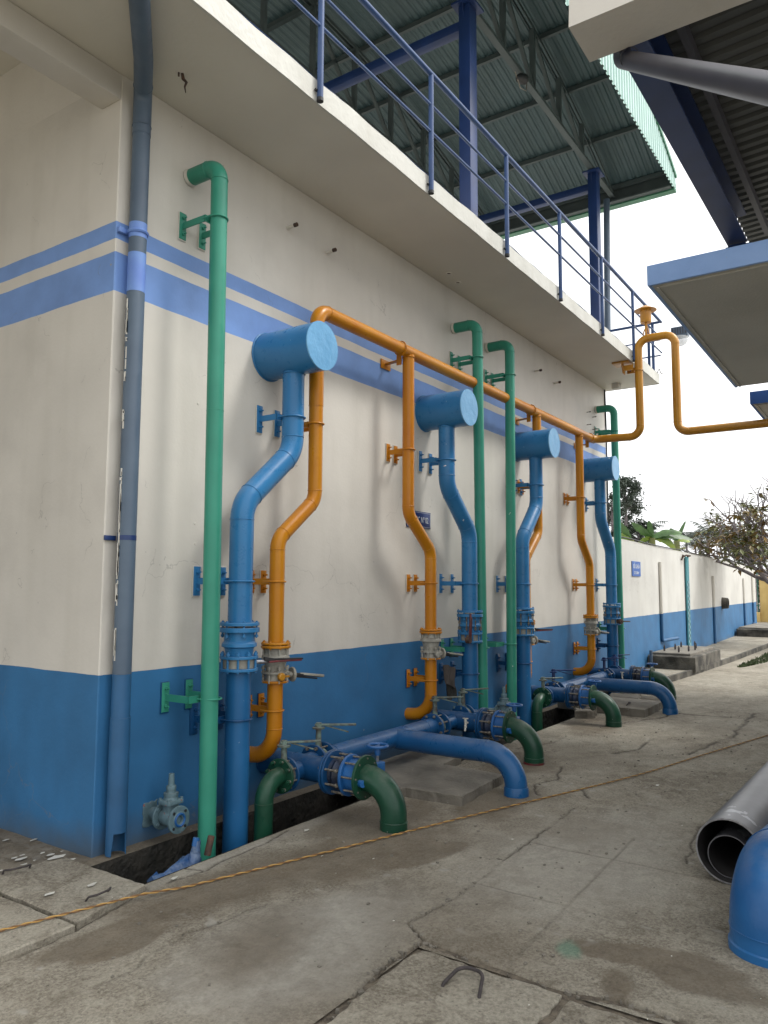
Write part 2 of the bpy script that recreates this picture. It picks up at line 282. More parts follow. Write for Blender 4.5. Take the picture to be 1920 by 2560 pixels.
        if smooth: me.set_sharp_from_angle(angle=math.radians(angle))
        o = bpy.data.objects.new(name, me); col.objects.link(o)
        if parent: o.parent = parent
        else: o.location = off
        if name in BOLTS: kind = 'stuff'
        tag(o, label, cat, group, kind); return o
def world_loc(o):
    v = Vector((0, 0, 0))
    while o: v += Vector(o.location); o = o.parent
    return v
BOLTS = ('tie_rod', 'valve_bolt', 'flange_bolt', 'anchor_bolt', 'filler_patch')
def tag(o, label=None, cat=None, group=None, kind=None):
    if label: o['label'] = label
    if cat: o['category'] = cat
    if group: o['group'] = group
    if kind: o['kind'] = kind
def thing(name, loc, label, cat, group=None):
    o = bpy.data.objects.new(name, None); col.objects.link(o); o.location = loc; o.empty_display_size = .1
    tag(o, label, cat, group); return o
def copy_tree(o, parent=None):
    c = o.copy(); col.objects.link(c); c.parent = parent
    for ch in list(o.children): copy_tree(ch, c)
    return c
def bend(pts, R, n=7):
    """polyline with rounded corners; returns points and the weld points where bends start and end"""
    pts = [Vector(p) for p in pts]; Rs = R if isinstance(R, (list, tuple)) else [R]*(len(pts)-2); out = [pts[0]]; welds = []
    for i in range(1, len(pts)-1):
        a = (pts[i-1]-pts[i]).normalized(); b = (pts[i+1]-pts[i]).normalized(); ang = a.angle(b)
        t = Rs[i-1]/math.tan(ang/2); c = pts[i]+(a+b).normalized()*(Rs[i-1]/math.sin(ang/2))
        p0 = pts[i]+a*t; p1 = pts[i]+b*t; v0 = p0-c; v1 = p1-c; sw = v0.angle(v1)
        axr = v0.cross(v1).normalized()
        for k in range(n+1): out.append(c+Quaternion(axr, sw*k/n) @ v0)
        welds += [(p0, a), (p1, b)]
    out.append(pts[-1]); return out, welds
def pipe(g, pts, r, R, n=20, weld=True, wr=.0035, cap=True):
    P, W = bend(pts, R, 9); g.tube(P, r, n, cap)
    if weld:
        for p, d in W: g.ring(p, d, r+.0005, wr, 22, 5)
def bolts(g, c, ax, R, n, L, r=.009, ph=.2, nut=True):
    ax, a, b = frame(ax); c = Vector(c)
    for i in range(n):
        q = ph+2*PI*i/n; p = c+(a*math.cos(q)+b*math.sin(q))*R
        g.cyl(p-ax*L/2, p+ax*L/2, r*.6, 6)
        if nut:
            for s in (-1, 1): g.cyl(p+ax*(s*(L/2-.014)-.007), p+ax*(s*(L/2-.014)+.007), r*1.15, 6)
def flange(g, c, ax, r, th=.02, n=22):
    ax = Vector(ax).normalized(); g.rev(Vector(c)-ax*th/2, ax, [(0, r-.003), (.003, r), (th-.003, r), (th, r-.003)], n)

# ---------------------------------------------------------------- noise for the ground
def vnoise(x, y, s, seed=0):
    x = x*s; y = y*s; xi = np.floor(x).astype(int); yi = np.floor(y).astype(int); fx = x-xi; fy = y-yi
    fx = fx*fx*(3-2*fx); fy = fy*fy*(3-2*fy)
    def h(a, b):
        n = (a*374761393+b*668265263+seed*1442695041) & 0x7fffffff; n = (n ^ (n >> 13))*1274126177 & 0x7fffffff
        return ((n ^ (n >> 16)) & 0xffff)/65535.
    return (h(xi, yi)*(1-fx)+h(xi+1, yi)*fx)*(1-fy)+(h(xi, yi+1)*(1-fx)+h(xi+1, yi+1)*fx)*fy
def fbm(x, y, s, oct=4, seed=0):
    v = 0; a = .5; t = 0
    for i in range(oct): v = v+a*vnoise(x, y, s*2**i, seed+i*7); t += a; a *= .5
    return v/t

# ================================================================ GROUND
xs = []; x = -2.2
while x < 10.4:
    xs.append(x); x += .011 if x < 2.2 else .011*(1+(x-2.2)*.45)
xs.append(10.4); xs = np.array(xs)
ys = []; y = 2.6
TR0, TR1 = -.58, -.125          # trench edges in Y
ys = np.concatenate([np.arange(-5.2, -4.2, .08), np.concatenate([np.arange(-4.2, -3.2, .02), np.arange(-3.2, TR0-.001, .011)]), np.linspace(TR0, TR1, 8)[0:], np.linspace(-.115, .0, 6), np.arange(.02, 2.6, .03), [2.6]])
X, Y = np.meshgrid(xs, ys, indexing='ij'); nx, ny = X.shape
def segdist(px, py, pl, jit=.0, seed=3):
    jx = (fbm(px, py, 7, 3, seed)-.5)*jit; jy = (fbm(px, py, 7, 3, seed+50)-.5)*jit
    qx = px+jx; qy = py+jy; d = np.full(px.shape, 9.)
    for (ax_, ay_), (bx_, by_) in zip(pl[:-1], pl[1:]):
        vx, vy = bx_-ax_, by_-ay_; t = np.clip(((qx-ax_)*vx+(qy-ay_)*vy)/(vx*vx+vy*vy), 0, 1)
        d = np.minimum(d, np.hypot(qx-ax_-t*vx, qy-ay_-t*vy))
    return d
Z = (fbm(X, Y, 1.1, 3, 5)-.5)*.012+(fbm(X, Y, 9, 4, 9)-.5)*.006
crack = np.zeros_like(X)
CR = [  # polyline, half width, jitter, depth
 ([(-1.5, -2.12), (-.54, -2.20), (-.08, -2.13), (.20, -2.15)], .009, .02, .02),
 ([(.21, -2.15), (.33, -1.99), (.60, -2.03), (.93, -2.02), (1.5, -1.99), (2.06, -1.98), (2.6, -1.96)], .005, .05, .012),
 ([(.19, -2.16), (.16, -2.5), (.14, -2.85), (.20, -3.05), (.18, -3.3), (.25, -3.8)], .014, .025, .03),
 ([(.95, -2.02), (.93, -3.3)], .002, .01, .004), ([(.33, -2.56), (2.2, -2.52)], .002, .01, .004), ([(1.75, -2.0), (1.72, -3.0)], .002, .01, .004),
 ([(-1.3, -.775), (-.62, -.755), (-.60, -.745), (-.11, -.635)], .012, .02, .02),
 ([(-.105, -.63), (-.11, -.59)], .008, .01, .02),
 ([(.0, -.665), (.25, -.69), (.43, -.655), (.75, -.66), (1.05, -.60)], .0035, .03, .010),
 ([(.20, -.585), (.24, -.69)], .003, .02, .008),
 ([(2.8, -1.62), (3.1, -1.45), (3.35, -1.55), (3.8, -1.40)], .004, .07, .010),
 ([(3.35, -1.55), (3.2, -1.8), (2.95, -1.95)], .004, .07, .010),
 ([(4.3, -.75), (4.8, -.95), (5.1, -.93)], .006, .08, .014),
 ([(4.6, -1.6), (4.9, -1.75), (5.6, -1.7)], .004, .1, .010),
 ([(6.2, -1.1), (6.9, -1.45), (7.6, -1.5)], .006, .1, .012),
 ([(1.9, -2.9), (2.6, -2.8), (3.3, -3.1)], .003, .1, .008),
 ([(-.9, -1.3), (-.4, -1.22), (.1, -1.3)], .0025, .1, .004),
 ([(5.0, -2.2), (6.2, -2.4), (8.0, -2.35)], .005, .1, .012), ([(7.4, -.9), (7.5, -2.2), (7.6, -3.2)], .006, .08, .012),
]
for k, (pl, w, j, dep) in enumerate(CR):
    w_ = np.maximum(w*(.6+.9*fbm(X, Y, 4, 2, 70+k)), .0075+np.maximum(X-2, 0)*.003); m_ = np.clip(1-segdist(X, Y, pl, j*.8, 3+k)/(w_*1.6), 0, 1)*np.clip((fbm(X, Y, 2, 2, 90+k)-.25)*6, .25, 1)
    crack = np.maximum(crack, m_ if dep > .006 else m_*.5); Z -= m_**.6*dep
# worn lip along the trench: a rough strip slightly lower than the slab
def blob(cx, cy, rx, ry, soft=.35, ns=4, seed=1, rot=0, amp=.9):
    c, s_ = math.cos(rot), math.sin(rot); dx = X-cx; dy = Y-cy; u = (dx*c+dy*s_)/rx; v = (-dx*s_+dy*c)/ry
    d = np.hypot(u, v)+(fbm(X, Y, ns, 4, seed)-.5)*amp
    return np.clip((1-d)/soft+.5, 0, 1)
stain = np.zeros_like(X)
for a in [(1.15, -1.25, .8, .34, .5, 3, 11, -.15), (.25, -1.0, .65, .25, .6, 3, 12, -.2), (1.15, -1.55, .40, .16, .15, 4, 13, -.25), (-.45, -.92, .5, .1, .35, 4, 14, 0), (-.6, -1.05, .22, .1, .2, 5, 15, 0),
          (.62, -2.98, .10, .30, .16, 6, 16, .25), (.58, -3.25, .16, .30, .25, 5, 17, -.2), (1.6, -.95, .6, .3, .5, 3, 18, 0), (3.7, -1.05, .7, .3, .5, 3, 19, 0), (2.4, -1.45, .5, .25, .5, 3, 20, 0), (6.0, -1.0, .6, .3, .5, 3, 21, 0),
          (.3, -3.0, .16, .06, .4, 6, 22, .3), (-.2, -1.55, .4, .22, .9, 3, 23, .2)]:
    stain = np.maximum(stain, blob(*a[:4], soft=a[4], ns=a[5], seed=a[6], rot=a[7]))
stain = np.maximum(stain*.85, .5*np.clip((fbm(X, Y, .9, 4, 31)-.54)*5, 0, 1))
stain = np.where((X > -.1) & (Y > TR1-.01), .75+.3*fbm(X, Y, 8, 3, 40), stain)
stain = np.where((X < 0) & (Y > .0), np.clip(.5+.7*fbm(X, Y, 3, 4, 44), 0, 1), stain)
light = np.zeros_like(X)
light = np.maximum(light, .8*blob(-.1, -1.75, .8, .35, .7, 3, 41)); light = np.maximum(light, .8*np.clip(1-np.abs(Y+.64)/.10-(fbm(X, Y, 4, 3, 42)-.3)*.9, 0, 1)*(X > -.12)*(X < 1.5))
light = np.maximum(light, .6*blob(1.6, -2.4, 1.0, .5, .9, 2, 43)); light = np.maximum(light, np.clip((fbm(X, Y, 13, 2, 45)-.83)*22, 0, 1)*.8)
rg = np.abs(np.hypot((X-.80), (Y+2.42))-.085); rg2 = np.abs(np.hypot((X-.80), (Y+2.42))-.035)
light = np.maximum(light, .8*np.clip(1-rg/.014, 0, 1)*(fbm(X, Y, 30, 2, 46) > .42)); light = np.maximum(light, .6*np.clip(1-rg2/.012, 0, 1)*(fbm(X, Y, 30, 2, 47) > .42))
light = np.maximum(light, ((X < 0) & (Y > -.05))*np.clip((fbm(X, Y, 16, 3, 48)-.66)*18, 0, 1)); light = np.maximum(light, ((X > -.10) & (X < .02) & (Y > -.02))*np.clip((fbm(X, Y, 20, 3, 49)-.45)*8, 0, 1))
greenp = np.maximum(.7*blob(.50, -2.72, .075, .05, .7, 20, 51, rot=.5), 0); 
# hole mask per face
xc = (xs[:-1]+xs[1:])/2; yc = (ys[:-1]+ys[1:])/2; XC, YC = np.meshgrid(xc, yc, indexing='ij')
hole = ((XC > -1.15) & (XC < 9.6) & (YC > TR0) & (YC < TR1)) | ((XC > .02) & (YC > .01)) | ((XC > -.62) & (XC < .13) & (YC < -2.17) & (YC > -3.6))
idx = np.arange(nx*ny).reshape(nx, ny)
F = np.stack([idx[:-1, :-1], idx[1:, :-1], idx[1:, 1:], idx[:-1, 1:]], -1)[~hole]
used = np.unique(F); remap = -np.ones(nx*ny, int); remap[used] = np.arange(len(used)); F = remap[F]
co = np.stack([X, Y, Z], -1).reshape(-1, 3)[used]
me = bpy.data.meshes.new('pavement'); me.vertices.add(len(co)); me.vertices.foreach_set('co', co.ravel())
me.loops.add(F.size); me.loops.foreach_set('vertex_index', F.ravel()); me.polygons.add(len(F))
me.polygons.foreach_set('loop_start', np.arange(len(F))*4); me.polygons.foreach_set('loop_total', np.full(len(F), 4)); me.update(calc_edges=True)
me.polygons.foreach_set('use_smooth', [True]*len(F))
at = me.color_attributes.new('mask', 'FLOAT_COLOR', 'POINT')
at.data.foreach_set('color', np.stack([stain, crack, light, greenp], -1).reshape(-1, 4)[used].astype('f').ravel())
def ground_mat(name, attr=True):
    m = bpy.data.materials.new(name); m.use_nodes = True; nt = m.node_tree; N = nt.nodes; L = nt.links; b = N['Principled BSDF']
    b.inputs['Roughness'].default_value = .88; b.inputs['Specular IOR Level'].default_value = .3
    tc = N.new('ShaderNodeTexCoord')
    def noise(s, d=6, r=.6):
        n = N.new('ShaderNodeTexNoise'); n.inputs['Scale'].default_value = s; n.inputs['Detail'].default_value = d; n.inputs['Roughness'].default_value = r; L.new(tc.outputs['Object'], n.inputs['Vector']); return n.outputs['Fac']
    def ramp(f, cols):
        r = N.new('ShaderNodeValToRGB'); e = r.color_ramp.elements
        while len(e) < len(cols): e.new(.5)
        for q, (p, c) in zip(e, cols): q.position = p; q.color = (*c, 1)
        L.new(f, r.inputs[0]); return r.outputs[0]
    def mix(f, a, bb, k=None, mode='MIX'):
        x = N.new('ShaderNodeMix'); x.data_type = 'RGBA'; x.blend_type = mode
        if k is not None:
            mm = N.new('ShaderNodeMath'); mm.operation = 'MULTIPLY'; mm.inputs[1].default_value = k; L.new(f, mm.inputs[0]); f = mm.outputs[0]
        L.new(f, x.inputs['Factor'])
        for i, v in (('A', a), ('B', bb)):
            if isinstance(v, tuple): x.inputs[i].default_value = (*v, 1)
            else: L.new(v, x.inputs[i])
        return x.outputs['Result']
    c = ramp(noise(1.1, 8, .65), [(.36, (.15, .126, .092)), (.49, (.235, .209, .163)), (.62, (.32, .294, .238))])
    c = mix(noise(22, 8, .75), c, ramp(noise(60, 6, .8), [(.40, (.045, .038, .028)), (.60, (.56, .52, .43))]), .62)
    c = mix(ramp(noise(7, 10, .72), [(.50, (0, 0, 0)), (.56, (1, 1, 1))]), c, (.40, .37, .30), .35)
    c = mix(ramp(noise(4.3, 12, .78), [(.40, (1, 1, 1)), (.46, (0, 0, 0))]), c, (.12, .10, .072), .45)
    v = N.new('ShaderNodeTexVoronoi'); v.inputs['Scale'].default_value = 75; L.new(tc.outputs['Object'], v.inputs['Vector'])
    peb = ramp(v.outputs['Distance'], [(.0, (1, 1, 1)), (.12, (1, 1, 1)), (.2, (0, 0, 0))])
    sel = ramp(noise(30, 2), [(.62, (0, 0, 0)), (.66, (1, 1, 1))])
    pm = N.new('ShaderNodeMath'); pm.operation = 'MULTIPLY'; L.new(peb, pm.inputs[0]); L.new(sel, pm.inputs[1])
    c = mix(pm.outputs[0], c, (.50, .47, .41), .5)
    sel2 = ramp(noise(41, 3), [(.64, (0, 0, 0)), (.68, (1, 1, 1))]); c = mix(sel2, c, (.06, .05, .04), .5)
    if attr:
        a = N.new('ShaderNodeAttribute'); a.attribute_name = 'mask'; s = N.new('ShaderNodeSeparateColor'); L.new(a.outputs['Color'], s.inputs[0])
        c = mix(s.outputs[2], c, ramp(noise(14, 7, .7), [(.3, (.30, .285, .25)), (.7, (.44, .42, .37))]), .85)
        c = mix(s.outputs[0], c, ramp(noise(6, 8, .7), [(.3, (.08, .060, .038)), (.7, (.16, .124, .082))]), .76)
        c = mix(a.outputs['Alpha'], c, (.10, .26, .18), .7)
        c = mix(s.outputs[1], c, ramp(noise(30, 6), [(.3, (.03, .025, .02)), (.7, (.075, .06, .045))]), 1.)
        rr = N.new('ShaderNodeMapRange'); rr.inputs[3].default_value = .88; rr.inputs[4].default_value = .7; L.new(s.outputs[0], rr.inputs[0]); L.new(rr.outputs[0], b.inputs['Roughness'])
    L.new(c, b.inputs['Base Color'])
    bp = N.new('ShaderNodeBump'); bp.inputs['Strength'].default_value = 1; bp.inputs['Distance'].default_value = .02; L.new(noise(26, 12, .75), bp.inputs['Height'])
    L.new(bp.outputs[0], b.inputs['Normal']); return m
M['ground'] = ground_mat('stained_concrete_paving'); M['ground2'] = ground_mat('concrete_paving', False)
me.materials.append(M['ground']); me.update()
pav = bpy.data.objects.new('pavement', me); col.objects.link(pav); tag(pav, kind='structure')
# far ground round the pavement
g = G()
def quad(x0, y0, x1, y1, z): g.add([(x0, y0, z), (x1, y0, z), (x1, y1, z), (x0, y1, z)], [(0, 1, 2, 3)])
quad(10.4, -200, 400, 400, 0); quad(-200, -200, 10.4, -5.2, 0); quad(-200, -5.2, -2.2, 400, 0); quad(-2.2, 2.6, 10.4, 400, 0)
g.build('ground', 'ground2', kind='structure', smooth=False)
# trench box
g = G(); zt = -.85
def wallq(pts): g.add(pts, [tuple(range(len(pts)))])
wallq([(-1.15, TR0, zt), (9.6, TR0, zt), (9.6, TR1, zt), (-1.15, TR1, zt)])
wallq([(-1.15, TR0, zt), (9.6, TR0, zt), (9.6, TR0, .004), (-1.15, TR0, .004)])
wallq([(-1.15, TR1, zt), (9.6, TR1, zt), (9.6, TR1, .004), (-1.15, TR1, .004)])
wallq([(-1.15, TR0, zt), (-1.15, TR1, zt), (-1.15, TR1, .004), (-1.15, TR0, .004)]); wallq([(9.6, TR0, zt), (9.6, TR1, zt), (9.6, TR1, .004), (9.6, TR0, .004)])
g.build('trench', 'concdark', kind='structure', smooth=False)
g = G(); g.add([(-.7, -3.7, -.010), (.2, -3.7, -.010), (.2, -2.1, -.010), (-.7, -2.1, -.010)], [(0, 1, 2, 3)]); g.build('soil', 'dirt', kind='structure', smooth=False)
# raised apron and its kerb beyond the building, plus a few weeds
g = G()
ap = [(9.75, -.58), (10.83, -.62), (12.3, -.70), (15.4, -.80), (20.3, -.86), (40, -1.0), (40, 2), (9.75, .6)]
g.poly(ap, -.1, .085, .01)
g.build('apron_pavement', 'ground2', kind='structure', smooth=False)
g = G()
for (a0, a1) in zip(ap[:5], ap[1:6]): g.bar((a0[0], a0[1]-.03, .05), (a1[0], a1[1]-.03, .05), .05, .10)
g.build('kerb', 'concblock', kind='structure', smooth=False)
g = G()
for i in range(900):
    px = rng.uniform(14, 19); py = -1.15-rng.random()*.5*(1-abs(px-16.5)/3); a = rng.random()*6.28; h = .02+.05*rng.random(); w = .02
    g.add([(px-w*math.cos(a), py-w*math.sin(a), .002), (px+w*math.cos(a), py+w*math.sin(a), .002), (px+.02*math.sin(a), py+.02*math.cos(a), h)], [(0, 1, 2)])
g.build('ground_cover', 'grass', kind='stuff', smooth=False, label='patch of low weeds growing beside the far kerb', cat='weeds')
g = G()
for i in range(650):
    px = rng.uniform(-1, 8); py = rng.uniform(-3.9, -.7); s = .003+.006*rng.random()**2; a = rng.random()*3
    g.box((px-s, py-s*.7, .0), (px+s, py+s*.7, s*.9), 0, Matrix.Rotation(a, 3, 'Z'))
for pl, w, j, dep in CR[:3]:
    for i in range(42):
        k = rng.integers(0, len(pl)-1); u = rng.random(); px = pl[k][0]*(1-u)+pl[k+1][0]*u+rng.normal(0, .018); py = pl[k][1]*(1-u)+pl[k+1][1]*u+rng.normal(0, .012); s = .003+.011*rng.random()**3; a = rng.random()*3
        g.box((px-s, py-s*.7, -.014), (px+s, py+s*.7, s*.3), 0, Matrix.Rotation(a, 3, 'Z'))
g.build('grit', 'concrete', kind='stuff', smooth=False, label='loose grit and cement crumbs scattered over the paving', cat='grit')

g = G()
fl = [(-.16, .10, .05), (-.10, .05, .03), (-.25, .30, .04), (-.35, .55, .05), (-.12, .22, .03), (-.30, -.42, .035), (-.50, -.35, .03), (.05, -.66, .03), (1.1, -.72, .03), (1.7, -1.9, .015), (2.6, -1.0, .02), (3.6, -2.3, .03)]+[(rng.uniform(-1, 0), rng.uniform(.05, 1.2), .012+.02*rng.random()) for k in range(60)]+[(rng.uniform(-.5, 5), rng.uniform(-3.5, -.65), .004+.006*rng.random()) for k in range(40)]
for (fx, fy, fr) in fl:
    n = 7; a0 = rng.random()*6; z = .030 if (fx < -.12 and -.74 < fy < .12) else .009
    g.add([(fx+fr*rng.uniform(.4, 1)*math.cos(a0+k*2*PI/n)*1.3, fy+fr*rng.uniform(.4, 1)*math.sin(a0+k*2*PI/n)*.7, z+.002*rng.random()) for k in range(n)], [tuple(range(n))])
g.build('paint_flakes', 'white', kind='stuff', smooth=False, label='scraps of old paint and paper scattered on the paving', cat='litter')
def rough_poly(corners, step=.06, j=.006, seed=1):
    r = random.Random(seed); out = []
    for i in range(len(corners)):
        a = Vector(corners[i]); b = Vector(corners[(i+1) % len(corners)]); n = max(1, int((b-a).length/step)); nrm = Vector((-(b-a).y, (b-a).x)).normalized()
        for k in range(n): out.append(tuple(a.lerp(b, k/n)+nrm*r.uniform(-j, j)))
    return out
def handle(parent, c, d, L=.14, h=.035):
    g = G(); c = Vector(c); d = Vector(d).normalized(); p = d.cross(Vector((0, 0, 1)))
    pts = [c-d*L/2-p*.0-Vector((0, 0, .01)), c-d*L/2+p*h*.8+Vector((0, 0, h*.7)), c-d*L*.3+p*h*1.5+Vector((0, 0, h*.8)), c+d*L*.3+p*h*1.5+Vector((0, 0, h*.8)), c+d*L/2+p*h*.8+Vector((0, 0, h*.7)), c+d*L/2-Vector((0, 0, .01))]
    P, _ = bend(pts, .012, 3); g.tube(P, .0055, 8); return g.build('handle', 'rebar', parent)
def slab_thing(name, corners, ztop, th, label, handles=(), mat_='slabm', seed=1, j=.006, group=None, cat='concrete cover'):
    c = Vector((sum(p[0] for p in corners)/len(corners), sum(p[1] for p in corners)/len(corners), 0))
    t = thing(name, c, label, cat, group); g = G(); g.poly(rough_poly(corners, .05, j, seed), ztop-th, ztop, .006); g.build('slab', mat_, t, smooth=False)
    for h in handles: handle(t, (h[0], h[1], ztop), h[2])
    return t
M['slabm'] = ground_mat('cover_slab_concrete', False)
GRP = 'concrete trench cover slabs'
slab_thing('trench_cover', [(-.60, -.735), (-.12, -.625), (-.115, .12), (-.60, .14)], .022, .07, 'concrete cover slab closing the trench beside the blue wall corner', [(-.365, -.55, (1, .1, 0)), (-.40, .115, (1, -.25, 0))], seed=3, group=GRP)
slab_thing('trench_cover', [(-1.25, -.77), (-.62, -.745), (-.625, .12), (-1.25, .12)], .018, .07, 'concrete cover slab at the left edge of the photo, farthest from the pipes', [], seed=4, group=GRP)
slab_thing('trench_cover', [(-.60, -2.84), (.115, -2.84), (.12, -2.19), (-.06, -2.17), (-.60, -2.20)], .004, .05, 'cracked cover slab with one bent rebar handle in the foreground', [], seed=5, j=.010, group=GRP)
fg = [o for o in col.objects if o.name.startswith('trench_cover')][-1]
g = G(); P, W = bend([(-.105, -2.425, -.02), (-.10, -2.425, .012), (.035, -2.435, .035), (.03, -2.54, .035), (-.095, -2.585, .012), (-.10, -2.585, -.02)], [.012, .05, .05, .012], 5); g.tube(P, .0075, 8); g.build('handle', 'rebar', fg)
slab_thing('trench_cover', [(-.60, -3.55), (.11, -3.55), (.11, -2.875), (-.60, -2.87)], -.004, .05, 'foreground cover slab at the bottom edge, below the slab with the handle', [], seed=6, j=.010, group=GRP)
slab_thing('pit_cover', [(2.05, -.76), (2.17, -.80), (2.20, -1.27), (2.98, -1.235), (3.0, -.66), (3.4, -.62), (3.4, -.14), (2.05, -.14)], .072, .075, 'raised concrete pit cover under the nearer blue branch pipe', [], 'concrete', 7, .006, 'raised pit covers')
slab_thing('pit_cover', [(6.85, -.75), (6.85, -1.30), (7.72, -1.30), (7.72, -.14), (6.95, -.14)], .10, .10, 'raised concrete pit cover under the farther blue branch pipe', [(7.1, -1.0, (1, .2, 0))], 'concrete', 8, .006, 'raised pit covers')
g = G(); g.poly(rough_poly([(6.28, -.62), (6.42, -.80), (6.80, -.72), (6.70, -.50)], .06, .02, 9), .0, .10, .01)
g.build('concrete_lump', 'concrete', label='broken lump of concrete beside the farther dark green elbow', cat='rubble', smooth=False)
g = G(); g.poly(rough_poly([(7.8, -.55), (7.85, -.95), (8.3, -.85), (8.2, -.45)], .06, .02, 10), .0, .09, .01)
g.build('concrete_lump', 'concrete', label='flat broken concrete piece behind the farther raised pit cover', cat='rubble', smooth=False)

# ================================================================ FILTER BUILDING
bld = thing('filter_building', (0, 0, 0), 'cream filter tank building with blue bands and an overhanging walkway', 'building')
def wallgrid(name, x0, x1, y0, y1, z0, z1, m, parent):
    g = G(); g.box((x0, y0, z0), (x1, y1, z1), .008); return g.build(name, m, parent, angle=50)
g = G(); L6 = [(.006, 0), (9.62, 0), (9.62, .30), (.30, .30), (.30, 5.0), (0, 5.0), (0, .006)]; n = len(L6)
g.add([(p[0], p[1], -.02) for p in L6]+[(p[0], p[1], 4.885 if p[1] < .31 else 4.885) for p in L6], [(i, (i+1) % n, n+(i+1) % n, n+i) for i in range(n)]+[tuple(range(n-1, -1, -1)), tuple(range(n, 2*n))])
g.build('wall', 'wall', bld, smooth=False)
g = G(); g.box((0, .21, 4.8855), (.30, 5.0, 5.449)); g.build('upper_bay_wall', 'cream', bld)
g = G(); g.box((-6, .0, 4.715), (-.0, .20, 4.885), .006); g.build('beam', 'cream', bld)
g = G(); g.box((-6, .0, 5.45), (.3, 5.2, 5.55)); g.build('ceiling', 'soffit', bld)
g = G(); g.box((-6, .0, 5.06), (-.002, .20, 5.449)); g.build('upper_bay_wall', 'cream', bld)
g = G(); g.box((-6, 5.002, 0), (9.6, 5.2, 4.884)); g.build('rear_wall', 'wall', bld)
# walkway slab: soffit, fascia
g = G(); g.box((-6, -.852, 4.888), (9.735, .199, 5.03), 0); g.box((.001, .2, 4.888), (9.735, 8, 5.03), 0); g.build('walkway_slab', 'soffit', bld)
g = G()
n = 90
prof = []
for i in range(n+1):
    x = -6+15.75*i/n; e = .006*math.sin(i*1.7)+.005*math.sin(i*.6+1)
    prof.append(((x, -.87, 4.884+e*.4), (x, -.87, 5.048+e), (x, -.80, 5.048+e)))
vs_ = [p for q in prof for p in q]; fs_ = []
for i in range(n):
    a = i*3; fs_ += [(a, a+3, a+4, a+1), (a+1, a+4, a+5, a+2)]
g.add(vs_, fs_)
g.add([(-6, -.87, 4.884), (9.75, -.87, 4.884), (9.75, -.8525, 4.884), (-6, -.8525, 4.884)], [(0, 1, 2, 3)])
g.box((9.737, -.868, 4.884), (9.752, 8, 5.045)); g.build('fascia', 'fascia', bld, angle=50)
g = G(); g.tube([(x, -.862+.004*math.sin(x*9), 5.052) for x in np.linspace(-6, 9.7, 60)], .006, 5); g.build('edge_paint_line', 'navy', bld)
g = G(); g.box((9.30, -.34, 4.80), (9.44, -.22, 4.887), .01); g.build('drain_box', 'cream', bld)
g = G(); g.tube([(9.60, -.012, 4.88), (9.61, -.014, 4.5), (9.63, -.012, 4.1), (9.625, -.012, 3.2), (9.63, -.012, 2.2), (9.63, -.012, 1.1)], .013, 6); g.build('cable', 'black', bld)
g = G()
for (x, z) in ((8.72, 4.33), (8.98, 4.30), (8.72, 4.13), (8.98, 4.10)): g.cyl((x, .0, z), (x, -.07, z), .006, 6); g.cyl((x, -.05, z), (x, -.06, z), .011, 6)
g.build('anchor_bolt', 'boltz', bld)
g = G()
for (x, z) in ((.72, 2.86), (.93, 2.8), (.72, 2.02), (.93, 2.0), (.73, 1.88), (.95, 1.87), (4.4, 1.78), (4.62, 1.80), (4.42, 1.58), (4.65, 1.57), (8.9, 2.1), (8.98, 2.1)): g.rev((x, .001, z), (0, -1, 0), [(0, .012), (.004, .008)], 8)
g.build('filler_patch', 'cream', bld)
# cut pipe stubs and rusty hook
for i, (x, y, lab) in enumerate([(728, 446, 'cut pipe stub in the wall, nearest the tall green pipe elbow'), (821, 501, 'cut pipe stub in the wall, second along under the soffit'), (1172, 742, 'cut pipe stub high on the far part of the wall, left of its pair'), (1216, 766, 'cut pipe stub high on the far part of the wall, right of its pair')]):
    X_ = {0: 1.62, 1: 2.13, 2: 6.67, 3: 7.36}[i]
    Z_ = {0: 4.50, 1: 4.48, 2: 4.50, 3: 4.49}[i]
    t = thing('pipe_stub', (X_, 0, Z_), lab, 'pipe stub', 'cut pipe stubs in the wall')
    g = G(); g.cyl((X_, 0, Z_), (X_, -.075, Z_+.004), .014, 10); g.build('tube', 'cream', t)
    g = G(); g.rev((X_, -.075, Z_+.004), (0, -1, 0), [(0, .017), (.03, .017), (.031, .009), (.01, .008)], 10); g.build('socket', 'rusty', t)
t = thing('rusty_hook', (.21, -.33, 4.86), 'rusty bent hook hanging from the soffit beside the downpipe', 'hook')
g = G(); g.tube([(.21, -.33, 4.89), (.215, -.335, 4.85), (.23, -.35, 4.83), (.225, -.34, 4.80), (.23, -.345, 4.76)], .008, 6, rs=[.010, .012, .009, .006, .003]); g.cyl((.19, -.32, 4.885), (.19, -.32, 4.86), .006, 6); g.build('hook', 'rusty', t)
g = G(); g.rev((.20, -.325, 4.889), (0, 0, -1), [(0, .035), (.004, .025)], 12); g.build('plaster_patch', 'cream', t)
for (x, y, z, lab) in ((3.95, -.20, 4.888, 'small knocked-out hole in the soffit, left of two'), (4.22, -.16, 4.888, 'small knocked-out hole in the soffit, right of two')):
    t = thing('soffit_hole', (x, y, z), lab, 'hole', 'small holes in the soffit'); g = G(); g.ring((x, y, z-.002), (0, 0, 1), .028, .009, 14, 6); g.build('rim', 'cream', t); g = G(); g.cyl((x, y, z-.003), (x, y, z), .022, 10); g.build('opening', 'rusty', t)
